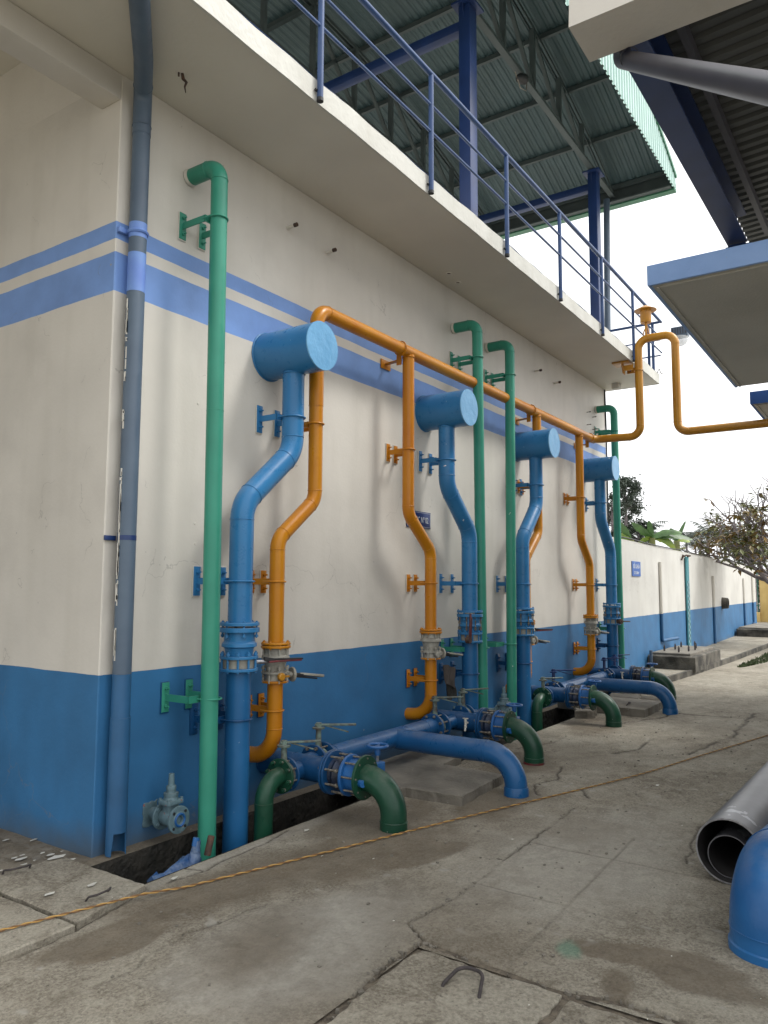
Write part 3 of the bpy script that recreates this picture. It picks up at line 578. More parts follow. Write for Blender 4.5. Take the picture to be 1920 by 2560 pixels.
# ---- signs
def text_mesh(txt, size, parent, loc, rotz, sx, sy, name='lettering', m='paint_white'):
    cu = bpy.data.curves.new(name, 'FONT'); cu.body = txt; cu.size = size; cu.align_x = 'CENTER'; cu.align_y = 'CENTER'; cu.extrude = .0008; cu.resolution_u = 3; cu.offset = .0006
    tmp = bpy.data.objects.new('tmp', cu); col.objects.link(tmp); bpy.context.view_layer.update()
    me = bpy.data.meshes.new_from_object(tmp.evaluated_get(bpy.context.evaluated_depsgraph_get())); bpy.data.objects.remove(tmp, do_unlink=True)
    Rm = Matrix.Rotation(rotz, 4, 'Z') @ Matrix.Rotation(PI/2, 4, 'X') @ Matrix.Diagonal((sx, sy, 1, 1))
    me.transform(Rm); me.transform(Matrix.Translation(Vector(loc)-world_loc(parent))); me.materials.append(M[m])
    o = bpy.data.objects.new(name, me); col.objects.link(o); o.parent = parent; return o
t = thing('wall_sign', (3.68, 0, 2.19), 'dark blue enamel sign half hidden behind the second orange pipe', 'sign')
g = G(); g.box((3.43, -.012, 2.18), (3.885, -.002, 2.345), .002); g.build('plate', 'sign', t)
g = G()
for a in ((3.44, 2.19, 3.875, 2.193), (3.44, 2.332, 3.875, 2.335), (3.44, 2.19, 3.443, 2.335), (3.872, 2.19, 3.875, 2.335)): g.box((a[0], -.0135, a[1]), (a[2], -.0118, a[3]))
g.build('border', 'paint_white', t); text_mesh('BỂ LỌC Nº 02', .085, t, (3.655, -.0128, 2.258), 0, .70, 1.0)

# ---- railing
rl = thing('walkway_railing', (4.4, -.9, 4.88), 'slate blue pipe railing with vertical posts along the walkway edge', 'railing')
RX = [-2.04, -.56, .917, 2.40, 3.89, 5.33, 6.82, 8.22]
for x in RX:
    g = G(); g.cyl((x, -.90, 4.895), (x, -.90, 5.93), .022, 12); p = g.build('post', 'rail', rl)
    g = G(); g.cyl((x, -.90, 4.875), (x, -.90, 4.90), .024, 12); g.cyl((x-.035, -.885, 4.95), (x-.012, -.885, 4.95), .010, 8); g.build('socket', 'black', p)
g = G(); g.tube([(-6, -.90, 5.94), (9.82, -.90, 5.94), (9.82, -.9, 5.94)], .024, 12); g.build('top_rail', 'rail', rl)
for z in (5.66, 5.42):
    g = G(); g.tube([(-6, -.90, z), (9.82, -.90, z)], .0125, 10); g.build('mid_rail', 'rail', rl)
g = G(); g.tube([(9.75, -.90, 5.92), (9.75, 8, 5.92)], .022, 12); g.build('top_rail', 'rail', rl)
for z in (5.62, 5.36): g = G(); g.tube([(9.75, -.90, z), (9.75, 8, z)], .012, 10); g.build('mid_rail', 'rail', rl)
for (x, y) in ((9.75, -.78), (9.80, -.70), (9.75, 2.2), (9.75, 5.0)):
    g = G(); g.cyl((x, y, 5.05), (x, y, 5.93), .024, 12); g.build('post', 'rail', rl)
g = G(); g.tube([(9.74, -.84, 5.08), (9.78, -.86, 5.15), (9.80, -.88, 5.08), (9.84, -.9, 5.07)], .008, 6); g.build('wire_hook', 'boltz', rl)

# ---- steel roof shelter
rf = thing('steel_roof_shelter', (4.8, 3, 5.03), 'curved green sheet roof on navy columns above the walkway', 'roof shelter')
def zr(x): return 8.70+1.08*(1-((x-4.8)/5.7)**2)
YG, YB = -1.0, 9.0
def corr(y0, y1, x0, x1, nseg, pitch=.125, h=.016):
    ysr = []; k = 0; y = y0
    while y < y1: ysr += [(y, 0), (y+pitch*.45, 0), (y+pitch*.6, h), (y+pitch*.85, h)]; y += pitch
    ysr += [(y, 0), (y+.05, 0)]; vs = []; fs = []; nY = len(ysr)
    for i in range(nseg+1):
        x = x0+(x1-x0)*i/nseg
        for (yy, hh) in ysr: vs.append((x, yy, zr(x)+hh))
    for i in range(nseg):
        for j in range(nY-1): a = i*nY+j; fs.append((a, a+1, a+nY+1, a+nY))
    return vs, fs
for i in range(10):
    g = G(); g.add(*corr(YG+i, YG+i+1.0-1e-4, -.95, 10.5, 26)); g.v = [(p[0], p[1], p[2]+.003*(i % 2)) for p in g.v]; g.build('roof_sheet', 'sheet', rf, smooth=False)
# gable sheet: trapezoid ribs standing vertically, cut to the arch
vs_ = []; fs_ = []; x = -.95; pts = []
while x < 10.5: pts += [(x, 0), (x+.05, 0), (x+.065, -.022), (x+.105, -.022)]; x += .125
for (px, o) in pts: px = min(px, 10.52); vs_ += [(px, YG-.03+o, 8.475+.006*(o < 0)), (px, YG-.03+o, zr(px)+.0)]
for i in range(len(pts)-1): fs_.append((2*i, 2*i+2, 2*i+3, 2*i+1))
g = G(); g.add(vs_, fs_); g.build('gable_sheet', 'gable', rf, smooth=False)
g = G()
for i in range(26):
    a = -.95+11.47*i/26; b = -.95+11.47*(i+1)/26
    g.bar((a, YG-.05, zr(a)+.03), (b, YG-.05, zr(b)+.03), .05, .07)
g.build('verge_flashing', 'gutter', rf)
g = G(); g.box((10.42, YG-.05, 8.45), (10.56, YB, 8.47)); g.box((10.54, YG-.05, 8.471), (10.56, YB, 8.60)); g.box((10.42, YG-.05, 8.471), (10.435, YB, 8.58)); g.build('gutter', 'gutter', rf)
g = G(); g.box((10.30, YG, 8.475), (10.415, YB, 8.50)); g.box((10.405, YG, 8.501), (10.418, YB, 8.735)); g.build('eave_board', 'truss', rf)
for i, x in enumerate([10.3, 9.25, 8.15, 7.05, 5.95, 4.85, 3.75, 2.65, 1.55, .45, -.6]):
    g = G(); z = zr(x)-.045; g.box((x-.025, YG+.02, z-.035), (x+.025, YB, z+.035)); g.build('purlin', 'truss', rf, smooth=False)
def truss(y):
    tops = [(x, zr(x)-.13) for x in (10.3, 9.3, 8.75, 7.76, 6.76, 5.78, 4.8, 3.82, 2.84, 1.86, .85, .3, -.7)]
    g = G()
    for (a, b) in zip(tops[:-1], tops[1:]):
        for s in (-.028, .028): g.bar((a[0], y+s, a[1]), (b[0], y+s, b[1]), .008, .055)
    for s in (-.028, .028): g.bar((-.75, y+s, 8.60), (10.35, y+s, 8.60), .008, .07)
    g.bar((-.75, y, 8.567), (10.35, y, 8.567), .085, .006)
    tr = g.build('truss', 'truss', rf, smooth=False)
    for i, x in enumerate((8.75, 7.76, 6.76, 5.78, 4.8, 3.82, 2.84, 1.86, .85)):
        g = G(); zt_ = zr(x)-.13; g.bar((x, y, 8.60), (x, y, zt_), .075, .05); g.build('vertical', 'truss', tr, smooth=False)
        g = G(); x2 = x+(-.98 if x > 4.8 else .98); g.bar((x, y, 8.62), (x2, y, zr(x2)-.14), .05, .045); g.build('diagonal', 'truss', tr, smooth=False)
for y in (0, 2.42, 4.8, 7.2): truss(y)
for y in (0, 4.8):
    for x in (.3, 4.79, 9.31):
        g = G(); g.box((x-.09, y-.075, 5.03), (x+.09, y+.075, 8.52), .006); c = g.build('column', 'navy', rf)
        g = G(); g.box((x-.16, y-.14, 8.52), (x+.16, y+.14, 8.545)); g.build('head_plate', 'navy', c)
        g = G(); 
        for s in (-.12, .12): g.add([(x+s, y, 8.519), (x+s*.75, y, 8.519), (x+s*.75, y, 8.36), (x+s*.74, y+.012, 8.36), (x+s, y+.012, 8.519)], [(0, 1, 2), (0, 2, 3, 4)])
        g.build('gusset', 'navy', c, smooth=False)
for x in (.3, 4.79, 9.31):
    g = G(); g.box((x-.06, .08, 8.24), (x+.06, 9, 8.36), .004); g.build('tie_beam', 'navy', rf)
g = G(); g.tube([(10.15, .05, 8.46), (10.12, .05, 8.0), (9.98, .05, 5.05)], .055, 14); g.build('rainwater_pipe', 'pvc', rf)
# old bird-nest like lamp under truss
t = thing('broken_lamp', (6.35, .05, 8.45), 'broken lamp reflector hanging under the roof truss', 'lamp')
g = G(); g.rev((6.40, -.06, 8.52), (-.75, .0, -.35), [(0, .03), (.10, .07), (.26, .06), (.36, .015)], 12); g.build('reflector', 'black', t)
g = G(); g.tube([(6.42, -.06, 8.55), (6.38, -.06, 8.35), (6.18, -.06, 8.28), (6.02, -.06, 8.42)], .007, 6); g.build('wire', 'boltz', t)

# ================================================================ brackets
def bracket(parent, xc, z, hw, yo, rp, m, xp, yp, plate_h=.19, cut=True):
    """U shaped strap: two wall plates, two arms, cross bar, U bolt round the pipe at xp, yp"""
    g = G(); bh = .045
    for s in (-1, 1): g.bar((xc+s*hw, -.016, z), (xc+s*hw, yo, z), .010, bh)
    g.bar((xc-hw-.005, yo, z), (xc+hw+.005, yo, z), .010, bh)
    b = g.build('bracket', m, parent, smooth=False)
    for s in (-1, 1):
        x = xc+s*hw; g = G(); g.box((x-.034, -.010, z-plate_h/2-.008), (x+.034, -.0025, z+plate_h/2+.004), .002); g.mi = 1
        g.box((x-.030, -.016, z-plate_h/2), (x+.030, -.0095, z+plate_h/2), .003)
        for q in (-.6, .6): g.cyl((x, -.014, z+q*plate_h/2), (x, -.05, z+q*plate_h/2), .006, 6); g.cyl((x, -.016, z+q*plate_h/2), (x, -.030, z+q*plate_h/2), .013, 6)
        g.build('mounting_plate', ['cream' if z > 1.06 else 'blued', m], b)
    g = G(); R = rp+.008; pts = [Vector((xp-R, yo+.02, z)), Vector((xp-R, yp, z))]
    pts += [Vector((xp-R*math.cos(PI*i/12), yp-R*math.sin(PI*i/12), z)) for i in range(13)]
    pts += [Vector((xp+R, yp, z)), Vector((xp+R, yo+.02, z))]
    g.tube(pts, .0065, 8); g.build('u_bolt', m, b)
    return b

# ================================================================ GREEN PIPES
def green(x0, xlow, label, low, zlow=.90, xl=None):
    t = thing('green_overflow_pipe', (xlow, -.295, -.6), label, 'pipe', 'tall jade green overflow pipes')
    g = G(); pipe(g, [(x0, .0, 4.45), (x0, -.295, 4.45), (xlow, -.295, -.75)], [.10], .0575 and .10) if False else None
    P, W = bend([(x0, .0, 4.45), (x0, -.298, 4.45), (xlow, -.295, -.75)], .105, 9); g.tube(P, .057, 22)
    for p, d in W: g.ring(p, d, .0575, .0035, 22, 5)
    g.ring((x0+(xlow-x0)*.35, -.296, 2.75), (0, 0, 1), .0575, .002, 22, 5)
    g.build('pipe', 'green', t)
    g = G(); g.rev((x0, -.012, 4.45), (0, 1, 0), [(-.02, .0585), (.006, .062)], 16); g.build('bare_collar', 'cream', t)
    bracket(t, x0+.03, 4.07, .09, -.235, .057, 'green', x0, -.295)
    bracket(t, (xl if xl else xlow+.02), zlow, .10, -.235, .057, 'green', xlow, -.295)
    return t
green(.585, .632, 'tall green pipe nearest the camera, between grey downpipe and blue riser', True, .87, .60)
green(4.40, 4.49, 'green pipe passing just right of the second blue drum, left of two', True, .95, 4.22)
green(5.235, 5.18, 'green pipe between the second and third blue drums, right of two', True, .95, 5.02)
green(9.145, 9.24, 'farthest green pipe at the end of the wall behind the fourth drum', True, .95, 9.0)

# ================================================================ BLUE RISERS
def lever_flat(parent, base, d, L, m, name='lever', w=.028, drop=0):
    g = G(); b = Vector(base); d = Vector(d).normalized(); e = b+d*L-Vector((0, 0, drop))
    g.bar(b, e, w, .010, .002); g.bar(b+d*.02-Vector((0, 0, .02)), b+d*L*.6-Vector((0, 0, .045+drop)), w*.5, .008, .002)
    return g.build(name, m, parent)
def riser(xu, xl, label, lever, dl=.50):
    t = thing('blue_inlet_riser', (xl, -.26, -.7), label, 'pipe', 'sky blue inlet risers with end drums')
    g = G(); g.rev((xu, .0, 3.37), (0, -1, 0), [(0, .181), (dl, .181)], 40); dr = g.build('drum', 'blue', t)
    g = G(); g.rev((xu, -dl+.001, 3.37), (0, -1, 0), [(0, .181), (.008, .184), (.012, .182)], 40); g.build('end_plate', 'blueend', dr)
    g = G(); g.ring((xu, -.004, 3.37), (0, 1, 0), .184, .008, 30, 6); g.build('weld_bead', 'blue', dr)
    g = G(); P, W = bend([(xu, -.26, 3.28), (xu, -.26, 2.60), (xl, -.26, 2.16), (xl, -.26, 1.335)], .24, 8); g.tube(P, .0825, 26)
    for p, d in W: g.ring(p, d, .083, .0035, 26, 5)
    g.ring((xu, -.26, 3.195), (0, 0, 1), .086, .006, 26, 6); g.build('riser_pipe', 'blue', t)
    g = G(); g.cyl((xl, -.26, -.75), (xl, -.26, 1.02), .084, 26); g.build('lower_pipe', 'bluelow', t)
    # flexible joint
    g = G(); c = (xl, -.26, 0)
    flange(g, (xl, -.26, 1.335), (0, 0, 1), .134, .022, 30); flange(g, (xl, -.26, 1.296), (0, 0, 1), .136, .032, 30)
    g.rev((xl, -.26, 1.02), (0, 0, 1), [(.26, .104), (.20, .104), (.185, .118), (.165, .120), (.155, .100), (.11, .092), (.02, .092)], 28)
    bolts(g, (xl, -.26, 1.30), (0, 0, 1), .118, 6, .115, .012, .5)
    g.mi = 0
    joint = g.build('expansion_joint', 'blue', t)
    g = G()
    for i in range(8):
        q = .2+2*PI*i/8; a = Vector((xl+.118*math.cos(q), -.26+.118*math.sin(q), 1.28)); g.cyl(a, a-Vector((0, 0, .14)), .007, 6); g.cyl(a-Vector((0, 0, .125)), a-Vector((0, 0, .105)), .013, 6)
    if lever != 'far_right': g.build('tie_rod', 'boltz', joint)
    g = G(); flange(g, (xl, -.26, 1.112), (0, 0, 1), .130, .020, 30); v = g.build('valve', 'blue', t); g = G(); flange(g, (xl, -.26, 1.030), (0, 0, 1), .130, .020, 30); g.build('flange', 'blue', v)
    g = G(); g.rev((xl, -.26, 1.042), (0, 0, 1), [(0, .105), (.06, .105)], 24); g.build('valve_body', 'grey', v)
    g = G()
    for i in range(10): q = .1+2*PI*i/10; g.cyl((xl+.117*math.cos(q), -.26+.117*math.sin(q), 1.01), (xl+.117*math.cos(q), -.26+.117*math.sin(q), 1.15), .008, 6); g.cyl((xl+.117*math.cos(q), -.26+.117*math.sin(q), 1.125), (xl+.117*math.cos(q), -.26+.117*math.sin(q), 1.14), .014, 6)
    g.build('valve_bolt', 'blue', v)
    if lever in ('right', 'far_right'):
        g = G(); g.cyl((xl+.10, -.30, 1.072), (xl+.19, -.335, 1.072), .014, 12); g.build('stem', 'steel', v)
        g = G(); g.bar((xl+.17, -.33, 1.09), (xl+.25, -.36, 1.075), .03, .03, .004); g.bar((xl+.20, -.34, 1.086), (xl+.45, -.44, 1.080), .032, .010, .002); g.build('lever', 'black', v)
        g = G(); g.bar((xl+.20, -.345, 1.070), (xl+.44, -.44, 1.072), .024, .014, .003); g.build('grip', 'levred', v)
    elif lever == 'up':
        g = G(); g.cyl((xl-.10, -.30, 1.06), (xl-.17, -.32, 1.055), .013, 10); g.cyl((xl-.15, -.30, 1.055), (xl-.15, -.345, 1.055), .036, 14); g.build('stem', 'rusty', v)
        g = G(); g.bar((xl-.155, -.335, 1.05), (xl-.145, -.345, 1.32), .035, .014, .004); g.bar((xl-.12, -.335, 1.06), (xl-.115, -.345, 1.28), .012, .012, .003); g.build('lever', 'levred', v)
    else:
        g = G(); g.cyl((xl-.02, -.36, 1.072), (xl-.04, -.42, 1.072), .04, 14); g.bar((xl-.05, -.41, 1.075), (xl+.22, -.46, 1.065), .03, .02, .004); g.build('lever', 'rusty', v)
    s = 1 if xl > xu else -1
    bracket(t, xu+.0, 2.86, .10, -.19, .084, 'blue', xu, -.26, .21)
    bracket(t, xl-.05, 1.625, .12, -.19, .084, 'blue', xl, -.26, .20)
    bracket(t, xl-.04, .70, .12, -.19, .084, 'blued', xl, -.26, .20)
    return t
# the lower riser paint: same blue, streakier, and darkened for weak light low down
M['bluelow'] = mat('sky_blue_paint_shaded', (.018, .125, .30), (.013, .095, .235), rough=.34, scale=3, chips=CH, chipamt=.30, chipscale=24, bump=.15, bscale=16, bumpd=.006, coat=.05, streak=.4, streakc=(.02, .075, .2))
riser(1.427, .912, 'blue riser with large drum nearest the camera, bending left below it', 'far_right', .53)
riser(3.785, 4.262, 'second blue riser whose pipe bends right past the dark enamel sign', 'up', .51)
riser(6.055, 5.607, 'third blue riser, between the two middle green pipes and far orange drop', 'right')
riser(8.493, 8.93, 'fourth blue riser with the farthest, smallest drum at the wall end', 'front')

# ================================================================ ORANGE NETWORK
on = thing('orange_pipe_network', (1.28, -.26, .38), 'orange pipe manifold with four drops and a loop over the lane', 'pipework')
RO = .0555
g = G(); P, W = bend([(1.70, -.26, 3.0), (1.70, -.26, 3.79), (8.25, -.26, 3.79)], .12, 9); g.tube(P, .058, 22)
for p, d in W: g.ring(p, d, .0585, .0035, 22, 5)
for x in (3.06, 6.1, 7.63): g.ring((x, -.26, 3.735), (0, 0, 1), .060, .004, 20, 5)
g.build('header_pipe', 'orange', on)
g = G(); P, W = bend([(8.0, -.26, 3.79), (8.25, -.26, 3.79), (8.25, -.955, 3.77), (8.25, -.955, 5.20), (8.25, -1.475, 5.20), (8.25, -1.475, 3.77), (8.25, -4.99, 3.77)], [.13, .15, .15, .15, .15], 9); g.tube(P, .0565, 22)
for p, d in W[1:]: g.ring(p, d, .057, .003, 22, 5)
g.ring((8.25, -.955, 4.55), (0, 0, 1), .057, .002, 22, 5)
g.build('bridge_pipe', 'yellow', on)
# mushroom vent
g = G(); g.cyl((8.25, -1.075, 5.25), (8.25, -1.075, 5.44), .018, 10); g.tube([(8.25, -1.03, 5.26), (8.25, -1.05, 5.33), (8.25, -1.095, 5.37), (8.25, -1.07, 5.44)], .009, 6); g.tube([(8.25, -1.12, 5.25), (8.25, -1.10, 5.36), (8.25, -1.06, 5.41)], .007, 6); st = g.build('vent_stem', 'yellow', on)
g = G(); g.rev((8.25, -1.075, 5.43), (0, 0, 1), [(0, .02), (.003, .075), (.012, .079), (.20, .079)], 24); g.build('vent_body', 'yellow', on)
g = G(); g.rev((8.25, -1.075, 5.615), (0, 0, 1), [(0, .155), (.006, .157), (.035, .10), (.075, .03), (.08, .002)], 28); g.build('vent_cap', 'yellow', on)
drops = [(1.70, 1.28), (3.06, 3.465), (6.10, 5.70), (7.63, 7.965)]
for i, (xu, xl) in enumerate(drops):
    g = G(); ztop = 3.05 if i == 0 else 3.76
    P, W = bend([(xu, -.26, ztop), (xu, -.26, 2.26), (xl, -.26, 1.93), (xl, -.26, 1.19)], .15, 8); g.tube(P, .0555, 20)
    for p, d in W: g.ring(p, d, .056, .003, 20, 5)
    dp = g.build('drop_pipe', 'orange', on)
    g = G(); P, W = bend([(xl, -.26, .92), (xl, -.26, .385), (xl, .0, .375)], .205, 10); g.tube(P, .0565, 20); g.ring(W[0][0], W[0][1], .057, .0035, 20, 5); g.build('foot_pipe', 'orange', on)
    g = G(); flange(g, (xl, -.26, 1.182), (0, 0, 1), .106, .016, 26); flange(g, (xl, -.26, 1.160), (0, 0, 1), .108, .018, 26); bolts(g, (xl, -.26, 1.172), (0, 0, 1), .092, 8, .062, .011, .3)
    v = g.build('valve', 'orange', on); g = G(); flange(g, (xl, -.26, .914), (0, 0, 1), .096, .016, 26); g.build('flange', 'orange', v)
    g = G(); g.rev((xl, -.26, .92), (0, 0, 1), [(.23, .076), (.19, .080), (.175, .098), (.155, .102), (.15, .084), (.085, .068), (.068, .068), (.066, .10), (.052, .10), (.050, .072), (0, .072)], 26); g.build('valve_body', 'grey', v)
    g = G()
    for k in range(8):
        q = .25+2*PI*k/8; a = Vector((xl+.091*math.cos(q), -.26+.091*math.sin(q), .905)); g.cyl(a, a+Vector((0, 0, .12)), .007, 6); g.cyl(a+Vector((0, 0, .10)), a+Vector((0, 0, .115)), .013, 6)
        g.cyl(a+Vector((0, 0, .17)), a+Vector((0, 0, .26)), .006, 6)
    g.build('valve_bolt', 'grey', v)
    g = G(); g.cyl((xl+.06, -.28, .955), (xl+.13, -.31, .955), .022, 12); g.rev((xl+.12, -.305, .955), (1, -.35, 0), [(0, .05), (.004, .053), (.016, .053), (.02, .048)], 18); g.build('index_plate', 'grey', v)
    g = G(); a = Vector((xl+.14, -.31, .955)); e = a+Vector((.25, -.07, -.03)); g.bar(a, e, .024, .022, .005); g.bar(a+Vector((.03, 0, -.02)), a+Vector((.20, -.06, -.045)), .012, .012, .003); g.build('lever', 'black', v)
    g = G(); g.bar(a+Vector((.05, -.022, .0)), e+Vector((.006, -.012, 0)), .008, .018, .003); g.build('grip', 'grey', v)
    g = G(); g.rev((xl-.04, -.34, .955), (-.2, -1, 0), [(0, .024), (.006, .028), (.03, .028), (.036, .02)], 14); g.bar((xl-.04, -.35, .955), (xl+.04, -.355, .953), .012, .012); g.build('grease_cap', 'yellow' if i == 0 else 'grey', v)
    bracket(on, xu+(.04 if i in (0, 2) else .10)*1.0, 2.86, .065, -.20, .0555, 'orange', xu, -.26, .17)
    bracket(on, xl+.06, 1.625, .065, -.20, .0555, 'orange', xl, -.26, .17)
    bracket(on, xl+.06, .71, .065, -.20, .0555, 'orange', xl, -.26, .17)
# header hangers: small angle plus loop
for x in (2.95, 5.95, 8.1):
    g = G(); g.box((x+.02, -.014, 3.66), (x+.18, -.003, 3.75), .003); g.bar((x+.10, -.014, 3.71), (x+.06, -.20, 3.71), .045, .012); g.bar((x+.04, -.20, 3.66), (x+.04, -.20, 3.78), .05, .012); h = g.build('hanger', 'orange', on)
    g = G(); g.ring((x-.03, -.26, 3.79), (1, 0, 0), .066, .006, 22, 6); g.build('u_bolt', 'orange', h)
g = G(); g.box((8.12, -.84, 4.865), (8.38, -.60, 4.887), .003); g.bar((8.25, -.72, 4.87), (8.25, -.74, 4.72), .10, .012); g.bar((8.16, -.76, 4.78), (8.16, -.90, 4.78), .010, .08); g.bar((8.34, -.76, 4.78), (8.34, -.90, 4.78), .010, .08); h = g.build('hanger', 'yellow', on)
g = G(); g.ring((8.25, -.955, 4.74), (0, 0, 1), .064, .006, 22, 6); g.build('u_bolt', 'yellow', h)
for k in range(3):
    g = G(); g.cyl((8.20+.05*k, -.82, 4.82), (8.20+.05*k, -.82, 4.76), .010, 6); g.build('bolt', 'rusty', h)

# ================================================================ FLOOR MANIFOLDS
ZP = .30
def butterfly(parent, c, ax, lev_dir, ht=.20, r=.105, m='lever', L=.26):
    """lever operated wafer valve between two flanges on a horizontal pipe"""
    c = Vector(c); ax = Vector(ax).normalized(); g = G(); g.rev(c-ax*.025, ax, [(0, r*.85), (.05, r*.85)], 22)
    g.rev(c, (0, 0, 1), [(r*.7, .03), (r+.02, .022), (ht, .020)], 12); v = g.build('valve', m, parent)
    g = G(); t = c+Vector((0, 0, ht)); g.rev(t, (0, 0, 1), [(0, .045), (.012, .048), (.016, .03)], 16); g.build('index_plate', m, v)
    g = G(); d = Vector(lev_dir).normalized(); b = t+Vector((0, 0, .03)); g.bar(b-d*.03, b+d*L, .030, .014, .004); g.bar(b+d*.05-Vector((0, 0, .006)), b+d*L*.8-Vector((0, 0, .055)), .014, .010, .003); g.rev(t, (0, 0, 1), [(.012, .025), (.045, .022)], 10); g.build('lever', m, v)
    return v
def cross_unit(t, x, side, red=False, tap=False, low=True):
    """wall outlet pipe, flexible joint, geared valve with handwheel and dark green elbow into the paving"""
    g = G(); g.cyl((x, .01, ZP), (x, -.635, ZP), .0885, 28); g.ring((x, -.012, ZP), (0, 1, 0), .091, .007, 24, 6); g.ring((x, -.30, ZP), (0, 1, 0), .089, .0025, 24, 5)
    if side: g.cyl((x, -.40, .29), (x+side*.20, -.40, .29), .0625, 22)
    cp = g.build('outlet_pipe', 'blued', t)
    g = G(); flange(g, (x, -.640, ZP), (0, 1, 0), .150, .020, 30); flange(g, (x, -.664, ZP), (0, 1, 0), .150, .018, 30); f = g.build('flange', 'blued', t)
    g = G(); bolts(g, (x, -.70, ZP), (0, 1, 0), .128, 8, .17, .013, .35); g.build('flange_bolt', 'boltz', f)
    g = G(); g.rev((x, -.673, ZP), (0, -1, 0), [(0, .10), (.02, .095), (.05, .112), (.08, .095), (.12, .098)], 26); g.build('flexible_joint', 'blackblue', t)
    g = G(); flange(g, (x, -.805, ZP), (0, 1, 0), .140, .022, 30); gv = g.build('geared_valve', 'blueh', t)
    g = G(); g.rev((x, -.816, ZP), (0, -1, 0), [(0, .108), (.085, .108)], 26); g.build('valve_body', 'blueh', gv)
    g = G(); bolts(g, (x, -.865, ZP), (0, 1, 0), .125, 8, .15, .011, .1)
    g.build('valve_bolt', 'boltz', gv)
    g = G(); g.cyl((x+.10, -.865, ZP), (x+.20, -.865, ZP), .035, 14); g.box((x+.17, -.905, ZP-.055), (x+.28, -.825, ZP+.055), .01); g.rev((x-.03, -.855, ZP-.02), (-.5, -1, 0), [(.10, .028), (.135, .024)], 12); g.build('gearbox', 'blueh', gv)
    g = G(); hx = x+.235; g.cyl((hx, -.865, ZP+.05), (hx, -.865, ZP+.11), .011, 8); g.build('spindle', 'steel', gv)
    g = G(); g.ring((hx, -.865, ZP+.165), (0, 0, 1), .070, .011, 26, 8); g.rev((hx, -.865, ZP+.10), (0, 0, 1), [(0, .02), (.05, .024), (.065, .018)], 12)
    for k in range(3): q = .4+k*2*PI/3; g.bar((hx, -.865, ZP+.155), (hx+.068*math.cos(q), -.865+.068*math.sin(q), ZP+.163), .016, .012, .003)
    g.build('handwheel', 'blueh', gv)
    g = G(); flange(g, (x, -.925, ZP), (0, 1, 0), .148, .020, 30)
    P, W = bend([(x, -.93, ZP), (x, -1.16, ZP), (x, -1.16, -.02)], .222, 12); g.tube(P, .088, 28); g.ring((x, -1.16, .052), (0, 0, 1), .090, .0045, 28, 6); g.rev((x, -1.16, 0), (0, 0, 1), [(-.02, .091), (.05, .0915)], 28); g.build('green_elbow', 'greend', t)
    if red:
        g = G(); g.rev((x, -1.16, 0), (0, 0, 1), [(-.01, .096), (.016, .0945)], 28); g.build('red_base_paint', 'levred', t)
    if side:
        s = side; g = G(); flange(g, (x+s*.20, -.40, .29), (1, 0, 0), .116, .016, 26); fl = g.build('flange', 'blued', t)
        g = G(); bolts(g, (x+s*.24, -.40, .29), (1, 0, 0), .098, 8, .12, .011, .25); g.build('flange_bolt', 'boltz', fl)
        butterfly(t, (x+s*.235, -.40, .29), (1, 0, 0), (.75, -.66, 0), .19, .105)
        g = G(); flange(g, (x+s*.27, -.40, .29), (1, 0, 0), .118, .018, 26); bolts(g, (x+s*.285, -.40, .29), (1, 0, 0), .098, 8, .055, .013, .25)
        P, W = bend([(x+s*.27, -.40, .29), (x+s*.43, -.40, .285), (x+s*.43, -.40, -.8)], .145, 10); g.tube(P, .0625, 24); g.ring(W[1][0], W[1][1], .063, .0035, 24, 5); g.build('green_drain_elbow', 'greend', t)
    if tap:
        g = G(); g.cyl((x, -.40+.0, ZP), (x-.0, -.40, ZP), .01, 6) if False else None
        g.cyl((x-.085, -.53, ZP+.01), (x-.135, -.53, ZP+.01), .010, 10); g.cyl((x-.13, -.53, ZP-.03), (x-.13, -.53, ZP+.05), .013, 10); g.bar((x-.13, -.56, ZP+.055), (x-.13, -.50, ZP+.055), .014, .010, .003); g.tube([(x-.13, -.53, ZP-.01), (x-.165, -.545, ZP-.02), (x-.17, -.545, ZP-.055)], .009, 8); g.build('tap', 'white', t)
M['blackblue'] = mat('dark_rubber_joint', (.015, .03, .07), (.01, .015, .03), rough=.5, scale=12, bump=.3)
def link(t, x0, x1, xb):
    """pipe linking two outlets with a valve at either end and a branch that dives into the paving"""
    y = -.36
    g = G(); g.cyl((x0+.285, y, ZP+.01), (x1-.46, y, ZP+.01), .079, 26); g.cyl((x1-.33, y, ZP), (x1-.05, y, ZP), .060, 20); g.cyl((x0+.05, y, ZP), (x0+.14, y, ZP), .079, 20)
    for xx in (x0+.36, x1-.62): g.ring((xx, y, ZP+.01), (1, 0, 0), .0795, .003, 24, 5)
    g.build('link_pipe', 'bluelink', t)
    for (xa, sgn) in ((x0+.145, 1), (x1-.46, 1)):
        g = G(); flange(g, (xa, y, ZP), (1, 0, 0), .128, .020, 28); flange(g, (xa+.125, y, ZP), (1, 0, 0), .128, .020, 28); f = g.build('flange', 'blued', t)
        g = G(); bolts(g, (xa+.062, y, ZP), (1, 0, 0), .108, 8, .19, .012, .3); g.build('flange_bolt', 'boltz', f)
        butterfly(t, (xa+.05, y, ZP), (1, 0, 0), (.62, -.78, 0) if xa < x1-1 else (.75, -.66, 0), .235, .118, 'lever' if x0 < 3 else 'navy', .28)
    g = G(); P, W = bend([(xb, y-.03, ZP), (xb, -1.475, ZP), (xb, -1.475, -.02)], .245, 12); g.tube(P, .0865, 30); g.ring(W[0][0], W[0][1], .087, .003, 28, 5)
    g.rev((xb, -1.475, 0), (0, 0, 1), [(-.02, .096), (.055, .094), (.066, .088)], 28); g.build('branch_pipe', 'bluelink', t)
